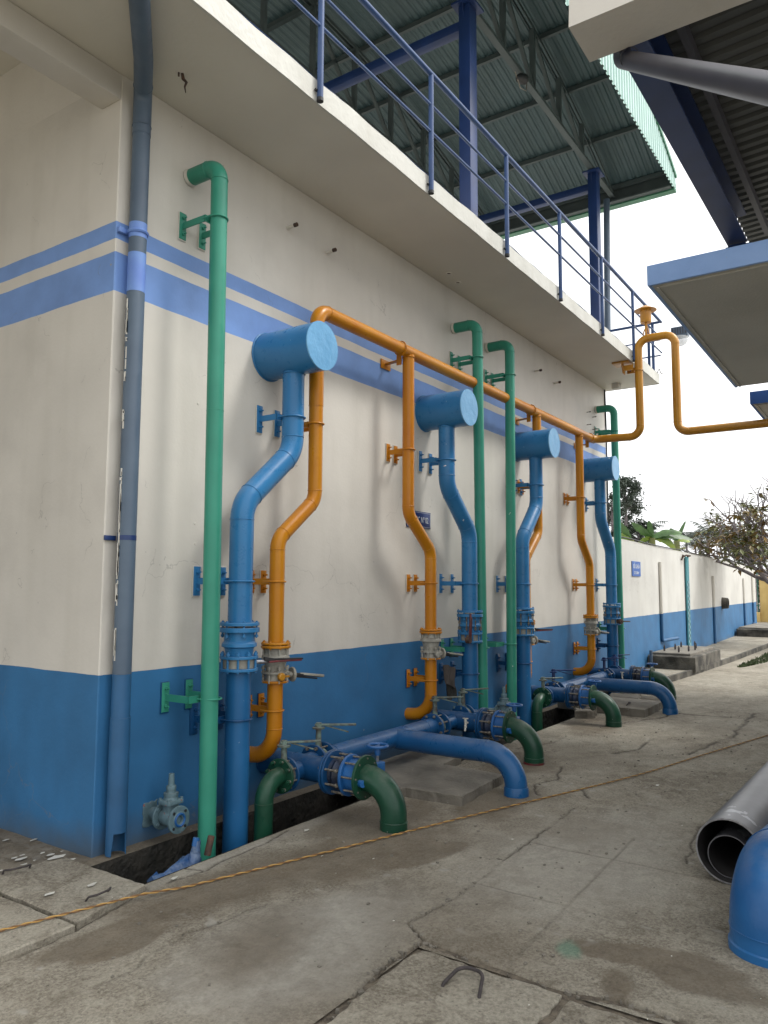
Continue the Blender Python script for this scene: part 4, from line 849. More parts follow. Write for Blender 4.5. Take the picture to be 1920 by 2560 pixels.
M['bluelink'] = mat('mid_blue_gloss_paint', (.011, .088, .235), (.0085, .070, .19), rough=.3, scale=3, chips=CH, chipamt=.285, chipscale=12, bump=.12, bscale=14, bumpd=.006, coat=.05, streak=.3, streakc=(.015, .06, .18))
mf1 = thing('outlet_manifold', (2.6, -.5, 0), 'nearer blue floor manifold joining two valved outlets with dark green elbows', 'pipework', 'blue floor manifolds')
cross_unit(mf1, 1.463, -1); cross_unit(mf1, 3.78, 0, red=True, tap=True); link(mf1, 1.463, 3.78, 2.70)
mf2 = thing('outlet_manifold', (7.3, -.5, 0), 'farther blue floor manifold joining the last two outlets near the wall end', 'pipework', 'blue floor manifolds')
cross_unit(mf2, 6.08, -1); cross_unit(mf2, 8.62, 0, tap=True); link(mf2, 6.08, 8.62, 7.37)
# side valves of the right-hand outlets
for t, x in ((mf1, 3.78), (mf2, 8.62)):
    g = G(); g.cyl((x, -.30, ZP), (x+.21, -.30, ZP), .06, 20); flange(g, (x+.20, -.30, ZP), (1, 0, 0), .115, .018, 26); flange(g, (x+.30, -.30, ZP), (1, 0, 0), .115, .018, 26)
    P, W = bend([(x+.30, -.30, ZP), (x+.46, -.42, ZP), (x+.46, -.42, -.8)], .10, 8) ; g.tube(P, .06, 20); f = g.build('flange', 'blued', t)
    butterfly(t, (x+.25, -.30, ZP), (1, 0, 0), (.85, -.5, 0), .23, .11, 'lever' if x < 5 else 'navy', .30)

# ================================================================ gate valves
def gate_valve(x, z, label, m='blgrey', y0=0.0, wall=True, s=1.0):
    t = thing('gate_valve', (x, y0-.17, z-.1), label, 'valve', 'blue grey gate valves')
    g = G(); g.cyl((x, y0, z), (x, y0-.10, z), .040*s, 18); g.build('stub_pipe', m, t)
    g = G(); flange(g, (x, y0-.10, z), (0, 1, 0), .083*s, .016, 26); bolts(g, (x, y0-.10, z), (0, 1, 0), .064*s, 4, .05, .012, .78); g.build('flange', m, t)
    g = G(); g.rev((x, y0-.108, z), (0, -1, 0), [(0, .045*s), (.03, .055*s), (.10, .055*s), (.13, .045*s)], 20); g.box((x-.042*s, y0-.205, z-.02), (x+.042*s, y0-.135, z+.085), .012); g.build('body', m, t)
    g = G(); g.box((x-.060*s, y0-.222, z+.082), (x+.060*s, y0-.118, z+.112), .008); g.rev((x, y0-.17, z+.112), (0, 0, 1), [(0, .048*s), (.022, .040*s), (.024, .046*s), (.04, .046*s), (.042, .03*s), (.06, .028*s), (.062, .032*s), (.082, .030*s), (.084, .020*s), (.155, .017*s)], 18)
    for (a, b) in ((-.05, -.21), (.05, -.21), (-.05, -.13), (.05, -.13)): g.cyl((x+a, y0+b, z+.10), (x+a, y0+b, z+.122), .010, 6)
    g.build('bonnet', m, t)
    g = G(); R = .083*s; ax = Vector((0, -1, 0)); g.rev((x, y0-.236, z), ax, [(0, .030*s), (0, R-.002), (.004, R), (.016, R), (.018, R-.004), (.018, .05*s), (.021, .047*s), (.021, .024*s), (-.03, .022*s)], 28, closed=False)
    fl = g.build('outlet_flange', m, t)
    g = G()
    for k in range(4): q = .78+k*PI/2; g.cyl((x+.064*s*math.cos(q), y0-.2545, z+.064*s*math.sin(q)), (x+.064*s*math.cos(q), y0-.2575, z+.064*s*math.sin(q)), .0095, 10)
    g.cyl((x, y0-.22, z), (x, y0-.225, z), .024*s, 16); g.build('bolt_hole', 'black', fl)
    g = G(); g.ring((x, y0-.258, z), (0, 1, 0), .036*s, .008*s, 24, 6); g.build('seal_face', 'blueh', fl)
    return t
gate_valve(.435, .155, 'blue grey gate valve with open flange low on the wall by the trench')
g = G(); g.poly(rough_poly([(.32, .0), (.52, .0), (.52, .004), (.32, .004)], .02, .001), 0, .001) if False else None
g = G(); g.poly(rough_poly([(.36, -.25), (.47, -.25), (.47, -.10), (.36, -.10)], .02, .006, 77), 0, .006, .002); g.v = [(p[0], -p[2]-.0005, p[1]+.33) for p in g.v]; g.build('plaster_patch', 'blgrey', bld, smooth=False)
gv2 = gate_valve(4.45, .30, 'blue grey gate valve behind the second outlet, in front of the green pipe', y0=-.38)
gate_valve(4.02, .28, 'blue grey gate valve with a slim stem behind the rubber joint of the second outlet', y0=-.10, s=.7)
# valve wrapped in plastic, in the trench
t = thing('wrapped_valve', (.32, -.45, -.18), 'valve wrapped in blue plastic film lying in the trench near the corner', 'valve')
g = G(); g.rev((.12, -.50, -.10), (1, .12, .10), [(0, .03), (.02, .055), (.07, .060), (.10, .048), (.16, .058), (.24, .052), (.30, .062), (.36, .05), (.40, .02)], 16)
g.v = [(p[0]+.010*math.sin(p[2]*90+p[0]*70), p[1]+.010*math.sin(p[0]*110), p[2]+.010*math.sin(p[1]*120+p[0]*80)) for p in g.v]
g.rev((.42, -.50, -.08), (.15, 0, 1), [(0, .045), (.07, .035), (.12, .026), (.16, .024)], 12); g.build('film', 'plastic', t)
g = G(); g.cyl((.43, -.50, .05), (.44, -.50, .095), .020, 12); g.build('cap', 'blueh', t)
g = G(); g.cyl((.51, -.52, -.02), (.535, -.525, .085), .021, 12); g.cyl((.535, -.525, .083), (.536, -.525, .086), .008, 8); g.build('stem', 'rusty', t)
t.location.x -= .09; t.location.z += .02
# rag
t = thing('rag', (3.93, -.21, .50), 'brown rag hung over the lower bracket of the second blue riser', 'cloth')
def cloth(name, x0, z0, x1, z1, y, m, seed):
    g = G(); r = random.Random(seed); nx_, nz_ = 10, 12; vs = []; ph = r.random()*6
    for i in range(nx_+1):
        for k in range(nz_+1):
            u, v = i/nx_, k/nz_; x = x0+(x1-x0)*u+.015*math.sin(v*5+ph)*(v); z = z0+(z1-z0)*v+.02*math.sin(u*4+ph)+(-.03*u if v > .9 else 0)
            vs.append((x, y-.02*v+.012*math.sin(u*11+v*3+ph), z))
    fs = [(i*(nz_+1)+k, (i+1)*(nz_+1)+k, (i+1)*(nz_+1)+k+1, i*(nz_+1)+k+1) for i in range(nx_) for k in range(nz_)]
    g.add(vs, fs); g.add([(p[0], p[1]+.006, p[2]) for p in vs], fs); return g.build(name, m, t)
cloth('upper_fold', 3.80, .80, 4.02, .62, -.215, 'rag', 1); cloth('lower_fold', 3.84, .66, 4.01, .50, -.205, 'ragd', 5)

# ================================================================ DOWNPIPE
dp = thing('downpipe', (.115, -.07, 0), 'blue grey plastic downpipe at the building corner with painted bands', 'downpipe')
XD = .112
def dsec(z0, z1, m, r=.056): 
    g = G(); g.cyl((XD, -.07, z0), (XD-.0, -.07, z1), r, 26); return g.build('pipe_section', m, dp)
dsec(1.06, 3.445, 'pvc'); dsec(3.446, 3.70, 'pvcstripe', .0565); dsec(3.701, 3.80, 'pvc'); dsec(3.801, 3.90, 'pvcstripe', .0565); dsec(3.901, 4.68, 'pvc')
dsec(.80, 1.059, 'pvcblue'); 
g = G()   # bottom socket with a square notch cut out
n = 28; vs_ = []; fs_ = []
for i in range(n):
    q = 2*PI*i/n; cut = .13 if (math.radians(215) < q < math.radians(300)) else 0
    for r in (.060, .055):
        vs_ += [(XD+r*math.cos(q), -.07+r*math.sin(q), .005+cut), (XD+r*math.cos(q), -.07+r*math.sin(q), .80)]
for i in range(n):
    a = i*4; b = ((i+1) % n)*4; fs_ += [(a, b, b+1, a+1), (a+2, a+3, b+3, b+2), (a, a+2, b+2, b)]
g.add(vs_, fs_); g.ring((XD, -.07, .80), (0, 0, 1), .0595, .002, 26, 5); g.build('bottom_socket', 'pvcblue', dp)
g = G(); P, W = bend([(XD, -.07, 4.50), (XD, -.07, 4.785), (-.09, -.327, 4.80), (-.75, -1.08, 4.81)], [.09, .3], 6); g.tube(P, .0585, 24)
g.ring((XD, -.07, 4.56), (0, 0, 1), .0595, .0025, 24, 5); g.ring(W[1][0], W[1][1], .0595, .0025, 24, 5); g.build('top_elbow', 'pvc', dp)
g = G(); g.ring((XD, -.07, 3.84), (0, 0, 1), .058, .012, 26, 6); g.box((XD-.11, -.03, 3.825), (XD-.05, -.002, 3.86), .004); g.build('pipe_clip', 'pvcstripe', dp)
g = G(); g.rev((XD, -.07, 1.87), (0, 0, 1), [(0, .0575), (.03, .0575)], 26); g.box((XD-.12, -.02, 1.868), (XD-.04, -.004, 1.898), .003); g.build('pipe_clip', 'navy', dp)
g = G(); rr_ = random.Random(4)
for k in range(46):
    z = rr_.uniform(1.1, 3.4); h = rr_.uniform(.01, .09)*(2 if 1.1 < z < 2.2 else 1); x = XD-.060+rr_.uniform(-.004, .004); w = rr_.uniform(.002, .006)
    g.box((x-w, -.075, z), (x+w, -.068, z+h))
g.build('paint_residue', 'white', dp, kind='stuff')

# ================================================================ ROPE
t = thing('twisted_cord', (1.5, -1.3, 0), 'orange and brown twisted electric cord lying across the paving', 'cord')
ctrl = [(-1.3, -.42), (-.865, -.551), (-.2, -.75), (.253, -.889), (1.0, -1.13), (1.917, -1.432), (2.9, -1.76), (4.005, -2.114), (5.0, -2.36), (6.451, -2.718), (8.5, -3.3), (11, -4.2)]
path = []
for i in range(len(ctrl)-1):
    p0 = Vector(ctrl[max(i-1, 0)]); p1 = Vector(ctrl[i]); p2 = Vector(ctrl[i+1]); p3 = Vector(ctrl[min(i+2, len(ctrl)-1)])
    nn = int((p2-p1).length/.009)
    for k in range(nn):
        s = k/nn; path.append(.5*((2*p1)+(-p0+p2)*s+(2*p0-5*p1+4*p2-p3)*s*s+(-p0+3*p1-3*p2+p3)*s**3))
def gz(p): return .028 if (-1.25 < p.x < -.11 and -.78 < p.y < .1) else .010
zsm = [gz(p) for p in path]; zsm = np.convolve(np.array(zsm), np.ones(25)/25, mode='same'); zsm[:13] = .034; zsm[-13:] = .010
for k, (m, ph) in enumerate((('cord1', 0), ('cord2', PI))):
    pts = []
    for i, p in enumerate(path):
        a = path[min(i+1, len(path)-1)]-path[max(i-1, 0)]; nrm = Vector((-a.y, a.x)).normalized(); q = i*.009/.055*2*PI*.5+ph
        wv = .006*math.sin(i*.02); pts.append((p.x+nrm.x*(.0035*math.cos(q)+wv), p.y+nrm.y*(.0035*math.cos(q)+wv), zsm[i]+.0035*math.sin(q)))
    g = G(); g.tube(pts, .0034, 6); g.build('strand', m, t)

# ================================================================ STEEL PIPES AND BIG BLUE ELBOW ON THE RIGHT
t = thing('steel_pipe', (3, -3.18, 0), 'large bare grey steel pipe lying on the paving at the right', 'pipe')
def hollow(g, p0, ax, L, ro, ri, n=40): g.rev(p0, ax, [(0, ri), (0, ro), (L, ro), (L, ri)], n, closed=False); g.mi = 1; g.rev(p0, ax, [(.0, ri), (L, ri)], n, closed=False); g.mi = 0
axs = Vector((1, -.03, 0)); g = G(); hollow(g, (1.70, -3.175, .176), axs, 5.8, .172, .164); g.build('tube', ['steelpipe', 'pipeinside'], t)
g = G(); g.rev((1.699, -3.175, .176), axs, [(0, .1725), (0, .1635)], 40, closed=False); g.build('cut_edge', 'steel', t)
t = thing('steel_pipe', (3, -3.16, .012), 'thinner grey steel pipe lying inside the large one', 'pipe')
g = G(); hollow(g, (1.76, -3.165, .130), axs, 5.0, .114, .108, 36); g.build('tube', ['steelpipe', 'pipeinside'], t)
t = thing('blue_elbow_pipe', (1.15, -3.50, 0), 'thick blue elbow pipe rising from the paving at the right edge', 'pipe')
RB = .18
g = G(); P, W = bend([(1.0, -3.48, -.02), (1.0, -3.48, .295), (7.4, -4.30, .295)], .20, 12); g.tube(P, RB, 40); g.ring(W[0][0], W[0][1], RB+.001, .003, 36, 5); g.ring(W[1][0], W[1][1], RB+.001, .003, 36, 5)
g.rev((1.0, -3.48, 0), (0, 0, 1), [(-.02, RB+.008), (.03, RB+.008), (.036, RB)], 36); g.build('pipe', 'bluebig', t)
g = G(); g.box((4.8, -4.15, 0), (5.1, -3.75, .11), .01); g.build('support', 'concrete', t)

# ================================================================ RIGHT-HAND BUILDING
rb = thing('right_building', (4, -6, 0), 'cream building with blue edged concrete canopies on the right', 'building')
g = G(); g.box((1.9, -12, -.02), (12, -5.0, 4.6), .01); g.build('wall', 'wall', rb)
def canopy(x0, x1, yl, z, m):
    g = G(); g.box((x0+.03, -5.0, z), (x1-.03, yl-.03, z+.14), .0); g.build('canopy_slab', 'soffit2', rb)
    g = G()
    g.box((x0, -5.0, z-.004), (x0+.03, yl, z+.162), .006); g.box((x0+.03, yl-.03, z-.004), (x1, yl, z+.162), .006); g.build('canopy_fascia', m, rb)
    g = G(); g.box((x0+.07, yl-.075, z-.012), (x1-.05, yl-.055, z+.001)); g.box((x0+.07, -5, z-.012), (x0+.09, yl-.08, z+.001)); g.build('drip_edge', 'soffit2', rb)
canopy(3.18, 6.99, -2.44, 4.0, 'canopyblue'); canopy(8.0, 11.2, -2.45, 4.0, 'canopyblue2')
g = G(); yE = -2.50
g.add([(1.34, yE, 5.0), (1.72, yE, 5.0), (1.72, yE-.02, 5.55), (1.34, yE-.02, 5.55), (1.34, -9, 5.0), (1.72, -9, 5.0), (1.72, -9, 5.55), (1.34, -9, 5.55)], [(0, 1, 2, 3), (0, 4, 5, 1), (1, 5, 6, 2), (2, 6, 7, 3), (3, 7, 4, 0), (4, 7, 6, 5)])
g.build('roof_beam', 'cream', rb, smooth=False)
# steel edge beam and corrugated lean-to roof
g = G(); z0 = 5.20
for (ya, yb, za, zb) in ((-2.80, -2.60, z0, z0+.015), (-2.705, -2.692, z0+.015, z0+.30), (-2.80, -2.60, z0+.30, z0+.315)): 
    g.add([(1.73, ya, za), (1.73, yb, za), (1.73, yb, zb), (1.73, ya, zb), (5.9, ya, za+.12), (5.9, yb, za+.12), (5.9, yb, zb+.12), (5.9, ya, zb+.12)], [(0, 1, 2, 3), (4, 7, 6, 5), (0, 4, 5, 1), (1, 5, 6, 2), (2, 6, 7, 3), (3, 7, 4, 0)])
g.build('edge_beam', 'navy', rb, smooth=False)
g = G(); g.box((5.88, -2.84, 5.28), (5.93, -2.58, 5.30)); g.box((5.84, -2.79, 4.165), (5.96, -2.61, 5.30), .004); g.build('roof_post', 'navy', rb)
g = G(); g.bar((1.8, -2.93, 5.50), (6.4, -2.93, 5.62), .05, .10); g.bar((1.8, -4.2, 5.60), (6.4, -4.2, 5.72), .05, .10); g.build('purlin', 'pvcdark', rb)
def leanto():
    g = G(); x = 1.75; vs = []; fs = []; cols = []
    while x < 7.2: cols += [(x, 0), (x+.07, 0), (x+.09, .03), (x+.13, .03)]; x += .15
    for (xx, hh) in cols: vs += [(xx, -2.66, 5.60+hh+(xx-1.75)*.03), (xx, -9, 5.95+hh+(xx-1.75)*.03)]
    for i in range(len(cols)-1): fs.append((2*i, 2*i+1, 2*i+3, 2*i+2))
    g.add(vs, fs); g.build('roof_sheet', 'sheetd', rb, smooth=False)
M['sheetd'] = mat('dull_grey_roof_sheet', (.075, .078, .075), (.05, .053, .05), rough=.6, scale=1.6, streak=.4, streakc=(.06, .06, .05))
leanto()
t = thing('grey_drain_pipe', (-.6, -4.5, 0), 'dark grey plastic drain pipe slanting under the cream beam at top right', 'pipe')
P1 = Vector((1.90, -2.66, 5.09)); P2 = Vector((.141, -3.704, 3.479)); P3 = P1+(P2-P1)*1.5
g = G(); P, W = bend([(2.05, -2.62, 5.6), P1+Vector((.06, .02, .02)), P3, (P3.x, P3.y, 0)], [.10, .12], 6); g.tube(P, .057, 24); d = (P2-P1).normalized()
g.ring(P1+d*.22, d, .0575, .003, 24, 5); g.build('pipe', 'pvcdark', t)

# ================================================================ RESERVOIR
ang = math.radians(2.0); DV = Vector((math.cos(ang), math.sin(ang), 0)); NV = Vector((math.sin(ang), -math.cos(ang), 0)); B0 = Vector((9.64, -.002, 0))
rs = thing('reservoir', (9.7, 0, 0), 'long low cream and blue reservoir wall beyond the pipe wall', 'building')
def rp(s, z, out=0): return B0+DV*s+NV*out+Vector((0, 0, z))
g = G(); L_ = 19.3; zt0, zt1 = 2.43, 2.36
vs_ = []
for (s, z, o) in ((0, -.05, 0), (L_, -.05, 0), (L_, zt1, 0), (0, zt0, 0), (0, -.05, -8), (L_, -.05, -8), (L_, zt1, -8), (0, zt0, -8)): vs_.append(tuple(rp(s, z, o)))
g.add(vs_, [(0, 1, 2, 3), (1, 5, 6, 2), (3, 2, 6, 7), (0, 4, 5, 1), (4, 7, 6, 5), (0, 3, 7, 4)]); g.build('wall', 'reswall', rs, smooth=False)
g = G(); g.tube([rp(s, 2.43+.012+.02*max(0, math.sin(s*1.3))-.0036*s, .01) for s in np.linspace(.5, 19, 60)], .012, 5); g.build('cable', 'black', rs)
def vpipe(s, z0, z1, r, m0='cream', m1='pvcblue', out=.03, foot=None):
    g = G(); g.tube([rp(s, 1.06, out), rp(s, z1, out)], r, 10); p = g.build('conduit', m0, rs)
    g = G(); pts = [rp(s, 1.058, out), rp(s, z0, out)]
    if foot: P, _ = bend([pts[0], pts[1], rp(s+foot, z0+.01, out+.12)], .05, 4); pts = P
    g.tube(pts, r, 10); g.build('conduit_foot', m1, p)
vpipe(3.55, .52, 2.10, .032, foot=.9); vpipe(9.8, .09, 1.9, .036); vpipe(15.8, .09, 1.9, .036); vpipe(18.1, .3, 2.05, .042, foot=-.7)
g = G(); a = [rp(6.12, .10, .02), rp(6.42, .10, .02), rp(6.42, 2.30, .02), rp(6.12, 2.30, .02)]; a2 = [p+NV*.03 for p in a]
g.add([tuple(p) for p in a+a2], [(4, 5, 6, 7), (0, 4, 7, 3), (1, 2, 6, 5), (3, 7, 6, 2), (0, 1, 5, 4)]); gb = g.build('gauge_board', 'teal', rs, smooth=False)
for k in range(24):
    z = .20+k*.065
    for (m, s0) in (('tealpale', 6.18+.09*(k % 2)), ('tealdark', 6.27-.09*(k % 2))):
        g = G(); g.add([tuple(rp(s0, z, .052)), tuple(rp(s0+.09, z, .052)), tuple(rp(s0+.09, z+.045, .052)), tuple(rp(s0, z+.045, .052))], [(0, 1, 2, 3)]); g.build('graduation', m, gb, smooth=False)
g = G(); g.tube([rp(5.75, 2.28, .05), rp(5.80, 2.32, .12), rp(6.25, 2.32, .12), rp(6.27, 2.30, .05)], .018, 6); g.tube([rp(5.75, 2.20, .02), rp(5.75, 2.33, .06)], .02, 6); g.build('gauge_pulley', 'rusty', rs)
g = G(); g.rev(rp(11.4, 1.14, 0), NV, [(0, .17), (.16, .15), (.17, .13), (.06, .12)], 18, closed=False); g.build('spout', 'concblock', rs)
g = G(); g.rev(rp(11.4, 1.14, .005), NV, [(0, .13), (.004, .125)], 16); g.build('spout_opening', 'black', rs)
t = thing('wall_sign', rp(1.75, 1.80), 'small blue sign with white letters on the reservoir wall', 'sign')
s0, s1 = 1.42, 2.02
g = G(); a = [rp(s0, 1.79, .003), rp(s1, 1.79, .003), rp(s1, 2.06, .003), rp(s0, 2.06, .003)]; a2 = [p+NV*.012 for p in a]
g.add([tuple(p) for p in a+a2], [(4, 5, 6, 7), (0, 4, 7, 3), (1, 2, 6, 5), (3, 7, 6, 2), (0, 1, 5, 4)]); g.build('plate', 'sign2', t, smooth=False)
text_mesh('BỂ CHỨA', .10, t, rp((s0+s1)/2, 1.965, .0165), ang, 1.05, 1.0); text_mesh('DT: 500m³', .075, t, rp((s0+s1)/2, 1.85, .0165), ang, 1.05, 1.0)
# tank boxes
def tank(x0, x1, y0, y1, zt, label, hooks):
    t = thing('inspection_pit', ((x0+x1)/2, (y0+y1)/2, .08), label, 'pit', 'concrete inspection pits')
    g = G(); g.poly(rough_poly([(x0, y0), (x1, y0), (x1, y1), (x0, y1)], .2, .012, 21), .05, zt, .02); g.build('kerb_box', 'concblock', t, smooth=False)
    g = G(); g.poly(rough_poly([(x0+.12, y0+.10), (x1-.12, y0+.10), (x1-.12, y1-.05), (x0+.12, y1-.05)], .2, .008, 22), zt, zt+.045, .008); lid = g.build('lid', 'concrete', t, smooth=False)
    for (hx, hy) in hooks:
        g = G(); g.tube([(hx-.03, hy, zt+.04), (hx-.03, hy, zt+.12), (hx, hy, zt+.15), (hx+.03, hy, zt+.12), (hx+.03, hy, zt+.04)], .010, 6); g.build('lifting_hook', 'rebar', lid)
tank(12.0, 14.3, -.78, .06, .33, 'black stained concrete inspection pit with lifting hooks by the reservoir', [(12.35, -.42), (12.7, -.52), (13.1, -.55), (13.0, -.2), (13.5, -.48), (13.7, -.15), (14.0, -.35), (12.5, -.12)])
tank(23.2, 26.5, -1.2, .42, .32, 'far concrete inspection pit at the end of the reservoir wall', [])
g = G(); g.cyl((11.93, -.02, .08), (11.93, -.02, .42), .03, 10); g.build('vent_pipe', 'pvc', label='short grey pipe standing at the corner of the stained inspection pit', cat='pipe')
# floodlight behind the orange loop
M['lampglass'] = M['glass']
t = thing('floodlight', (9.9, -1.19, 5.5), 'dome floodlight on the walkway corner behind the orange loop', 'lamp')
g = G(); g.box((9.86, -1.30, 5.66), (10.02, -1.04, 5.83), .012); g.build('housing', 'pvc', t)
for k in range(6): g = G(); g.box((9.855, -1.28+.04*k, 5.70), (9.86, -1.265+.04*k, 5.81)); g.build('cooling_fin', 'pvcdark', t)
g = G(); g.rev((9.94, -1.17, 5.665), (0, 0, -1), [(0, .13), (.05, .125), (.11, .09), (.14, .04), (.15, .004)], 20); g.build('globe', 'lampglass', t)
g = G(); g.bar((9.9, -.9, 5.68), (9.94, -1.06, 5.68), .03, .02); g.build('arm', 'rail', t)
m = bpy.data.materials.new('clear_dome'); m.use_nodes = True; b = m.node_tree.nodes['Principled BSDF']; b.inputs['Base Color'].default_value = (.75, .77, .78, 1); b.inputs['Roughness'].default_value = .1; b.inputs['Alpha'].default_value = .55
M['lampglass'] = m; t.children[-2].data.materials[0] = m

# ================================================================ BACKGROUND
# ochre wall and green fence at the far right
t = thing('ochre_gate_wall', (34.8, .8, 0), 'ochre painted wall behind the bare tree at the right edge', 'wall')
g = G(); g.box((34.6, -14, 0), (35.0, 1.36, 2.0), .02); g.build('panel', 'yelwall', t); g = G(); g.box((34.5, -14.1, 2.0), (35.1, 1.42, 2.12), .02); g.build('coping', 'yelwall', t); g = G(); g.box((34.5, 1.36, -.05), (35.0, 3.4, .50), .01); g.build('plinth', 'yelwall', t)
t = thing('green_fence', (34.7, 2.2, .5), 'dark green bar fence between the reservoir and the ochre wall', 'fence')
for k in range(14): g = G(); g.cyl((34.7, 1.45+k*.15, .50), (34.7, 1.45+k*.15, 2.3), .022, 6); g.build('bar', 'fence', t)
for z in (.8, 2.1): g = G(); g.cyl((34.7, 1.4, z), (34.7, 3.6, z), .025, 6); g.build('rail', 'fence', t)

def branchy(root, seed, p0, h, spread, levels, r0, leafm, label, leaves=True):
    t = thing('frangipani_tree', p0, label, 'tree'); r = random.Random(seed); g = G(); tips = []
    def grow(p, d, L, rad, lev):
        q = p; n = 3; pts = [p]
        for i in range(n):
            d = (d+Vector((r.uniform(-.16, .16), r.uniform(-.16, .16), r.uniform(-.04, .16)))).normalized(); q = q+d*L/n; pts.append(q)
        g.tube(pts, rad, 5 if lev > 2 else 8, rs=[rad*(1-.25*i/n) for i in range(n+1)])
        if lev >= 2: tips.append((q, d, lev, pts[1]))
        if lev >= levels: return
        k = r.choice((2, 2, 3)) if lev else 5; ax, a, b = frame(d); ph = r.random()*6.28
        for i in range(k):
            w = ph+i*2*PI/k+r.uniform(-.3, .3); sp = r.uniform(.45, .8)*(1.3 if lev == 0 else 1)
            nd = (d+(a*math.cos(w)+b*math.sin(w))*sp*spread+Vector((0, 0, .12))).normalized(); nd.z = max(nd.z, .28 if lev == 0 else .12); nd.normalize(); grow(q, nd, L*r.uniform(.66, .88), rad*.68, lev+1)
    grow(Vector(p0), Vector((-.1, .55, 1)).normalized(), h, r0, 0)
    g.build('trunk', 'bark', t)
    g2 = G(); g3 = G(); zs = [q[0].z for q in tips]; zm = max(zs)
    for (q, d, lev, _) in tips:
        hrel = q.z/zm; pr_ = .85 if hrel < .66 else (.5 if hrel < .8 else .08)
        if r.random() > pr_: continue
        gg = g2 if r.random() < .5 else g3
        for i in range(r.randint(4, 8)):
            a = r.random()*6.28; e = r.uniform(-.7, .5); dd = Vector((math.cos(a), math.sin(a), e)).normalized(); L = r.uniform(.14, .28); w = L*.20; s_ = dd.cross(Vector((0, 0, 1))).normalized()*w; o = q+dd*.03
            gg.add([o, o+dd*L*.5+s_, o+dd*L-Vector((0, 0, L*.2)), o+dd*L*.5-s_], [(0, 1, 2, 3)])
    a = g2.build('crown', 'leafbr', t, smooth=False); b = g3.build('crown', 'leafol', t, smooth=False); tag(a, kind='stuff'); tag(b, kind='stuff')
    return t
branchy(None, 12, (20.4, -2.25, .05), 1.32, 1.05, 6, .12, 'leafbr', 'half bare tree with bronze leaves overhanging the reservoir at right')

def palm(x, y, h, s, seed, label, lean=0, nf=13):
    t = thing('palm_tree', (x, y, 0), label, 'palm', 'dark palms on the skyline'); r = random.Random(seed)
    g = G(); g.tube([(x, y, 0), (x+lean*.3, y, h*.5), (x+lean, y, h)], .08*s, 8); g.build('trunk', 'bark', t); g = G(); top = Vector((x+lean, y, h))
    for k in range(nf):
        a = k*2*PI/nf+r.uniform(-.2, .2); e = r.uniform(.15, 1.1); L = s*r.uniform(1.3, 1.9); pts = []; d = Vector((math.cos(a)*math.cos(e), math.sin(a)*math.cos(e), math.sin(e))); p = top.copy()
        for i in range(9):
            pts.append(p.copy()); p = p+d*L/8; d = (d+Vector((0, 0, -.17))).normalized()
        for i in range(1, 9):
            dd = (pts[i]-pts[i-1]).normalized(); sd_ = dd.cross(Vector((0, 0, 1)))
            if sd_.length < .01: continue
            sd_.normalize(); w = s*.42*math.sin(PI*min(1, (i+.6)/9.5))
            for sg in (-1, 1):
                for q in (0, .5):
                    o = pts[i-1].lerp(pts[i], q); tip = o+sd_*sg*w+dd*w*.5-Vector((0, 0, w*r.uniform(.35, .9)))
                    g.add([o, o+dd*.07*s, tip], [(0, 1, 2)])
    c = g.build('crown', 'leafdk', t, smooth=False); return t
def at(px, py, dist):
    d = (rt*math.cos(rol)+up*math.sin(rol))*((px-960)/1925)+u2*((1280-py)/1925)+fw; return CAM+d*dist
P_ = [(1750, 1340, 46, 2.0, 'palm left of centre in the skyline row, behind the banana leaves'), (1716, 1350, 52, 2.0, 'palm just left of the tallest skyline palm pair, half behind leaves'), (1770, 1335, 40, 2.0, 'tallest clear palm over the reservoir wall with a visible trunk'), (1742, 1365, 44, 1.5, 'short palm leaning beside the clear palm'), (1600, 1335, 38, 2.2, 'palm standing behind the banana clump'), (1812, 1350, 42, 2.2, 'palm half hidden behind the bare tree'), (1845, 1345, 45, 2.3, 'rightmost palm behind the bare tree crown')]
for i, (px, py, ds, s, lab) in enumerate(P_):
    p = at(px, py, ds); palm(p.x, p.y, p.z, s*.46, 30+i, lab, (-.4 if i == 3 else 0))
def banana(px, py, ds, leaves, label, seed):
    base = at(px, py, ds); t = thing('banana_plant', (base.x, base.y, 0), label, 'banana plant', 'banana plants behind the reservoir'); r = random.Random(seed)
    g = G(); g.tube([(base.x, base.y, 0), (base.x, base.y, base.z)], .16, 10, rs=[.2, .10]); g.build('stem', 'leafol', t)
    right = rt
    for (dx, dz, L, w, droop, m) in leaves:
        g = G(); d = (right*dx+Vector((0, 0, 1))*dz+fw*r.uniform(-.2, .2)).normalized(); p = base.copy(); vs = []; n = 12
        side = d.cross(fw).normalized(); nrm_t = r.uniform(.2, .9)
        for i in range(n+1):
            u = i/n; ww = w*(math.sin(PI*min(1, u*.96+.02))**.55)*(.4 if u < .08 else 1); sd_ = (d.cross(fw).normalized()*(1-nrm_t*.3)+fw*nrm_t).normalized(); rip = .85+.3*r.random()
            vs += [p+sd_*ww*rip-Vector((0, 0, ww*.25)), p, p-sd_*ww*rip-Vector((0, 0, ww*.25))]; p = p+d*L/n; d = (d+Vector((0, 0, -droop))).normalized()
        fs = []
        for i in range(n):
            a = i*3; fs += [(a, a+1, a+4, a+3), (a+1, a+2, a+5, a+4)]
        g.add(vs, fs); g.build('leaf', m, t, smooth=False)
banana(1630, 1345, 24, [(-.9, .75, .80, .12, .01, 'banana'), (1, .75, .95, .12, .09, 'banana'), (1, .30, 1.35, .12, .06, 'banana'), (-.15, 1, .55, .09, .03, 'banana'), (.3, .1, .8, .13, .12, 'bananay'), (-1, .1, .6, .1, .1, 'bananay'), (.75, .2, .9, .12, .15, 'bananay'), (.9, .5, .8, .09, .1, 'banana')], 'banana plant with broad leaves showing over the reservoir wall', 3)
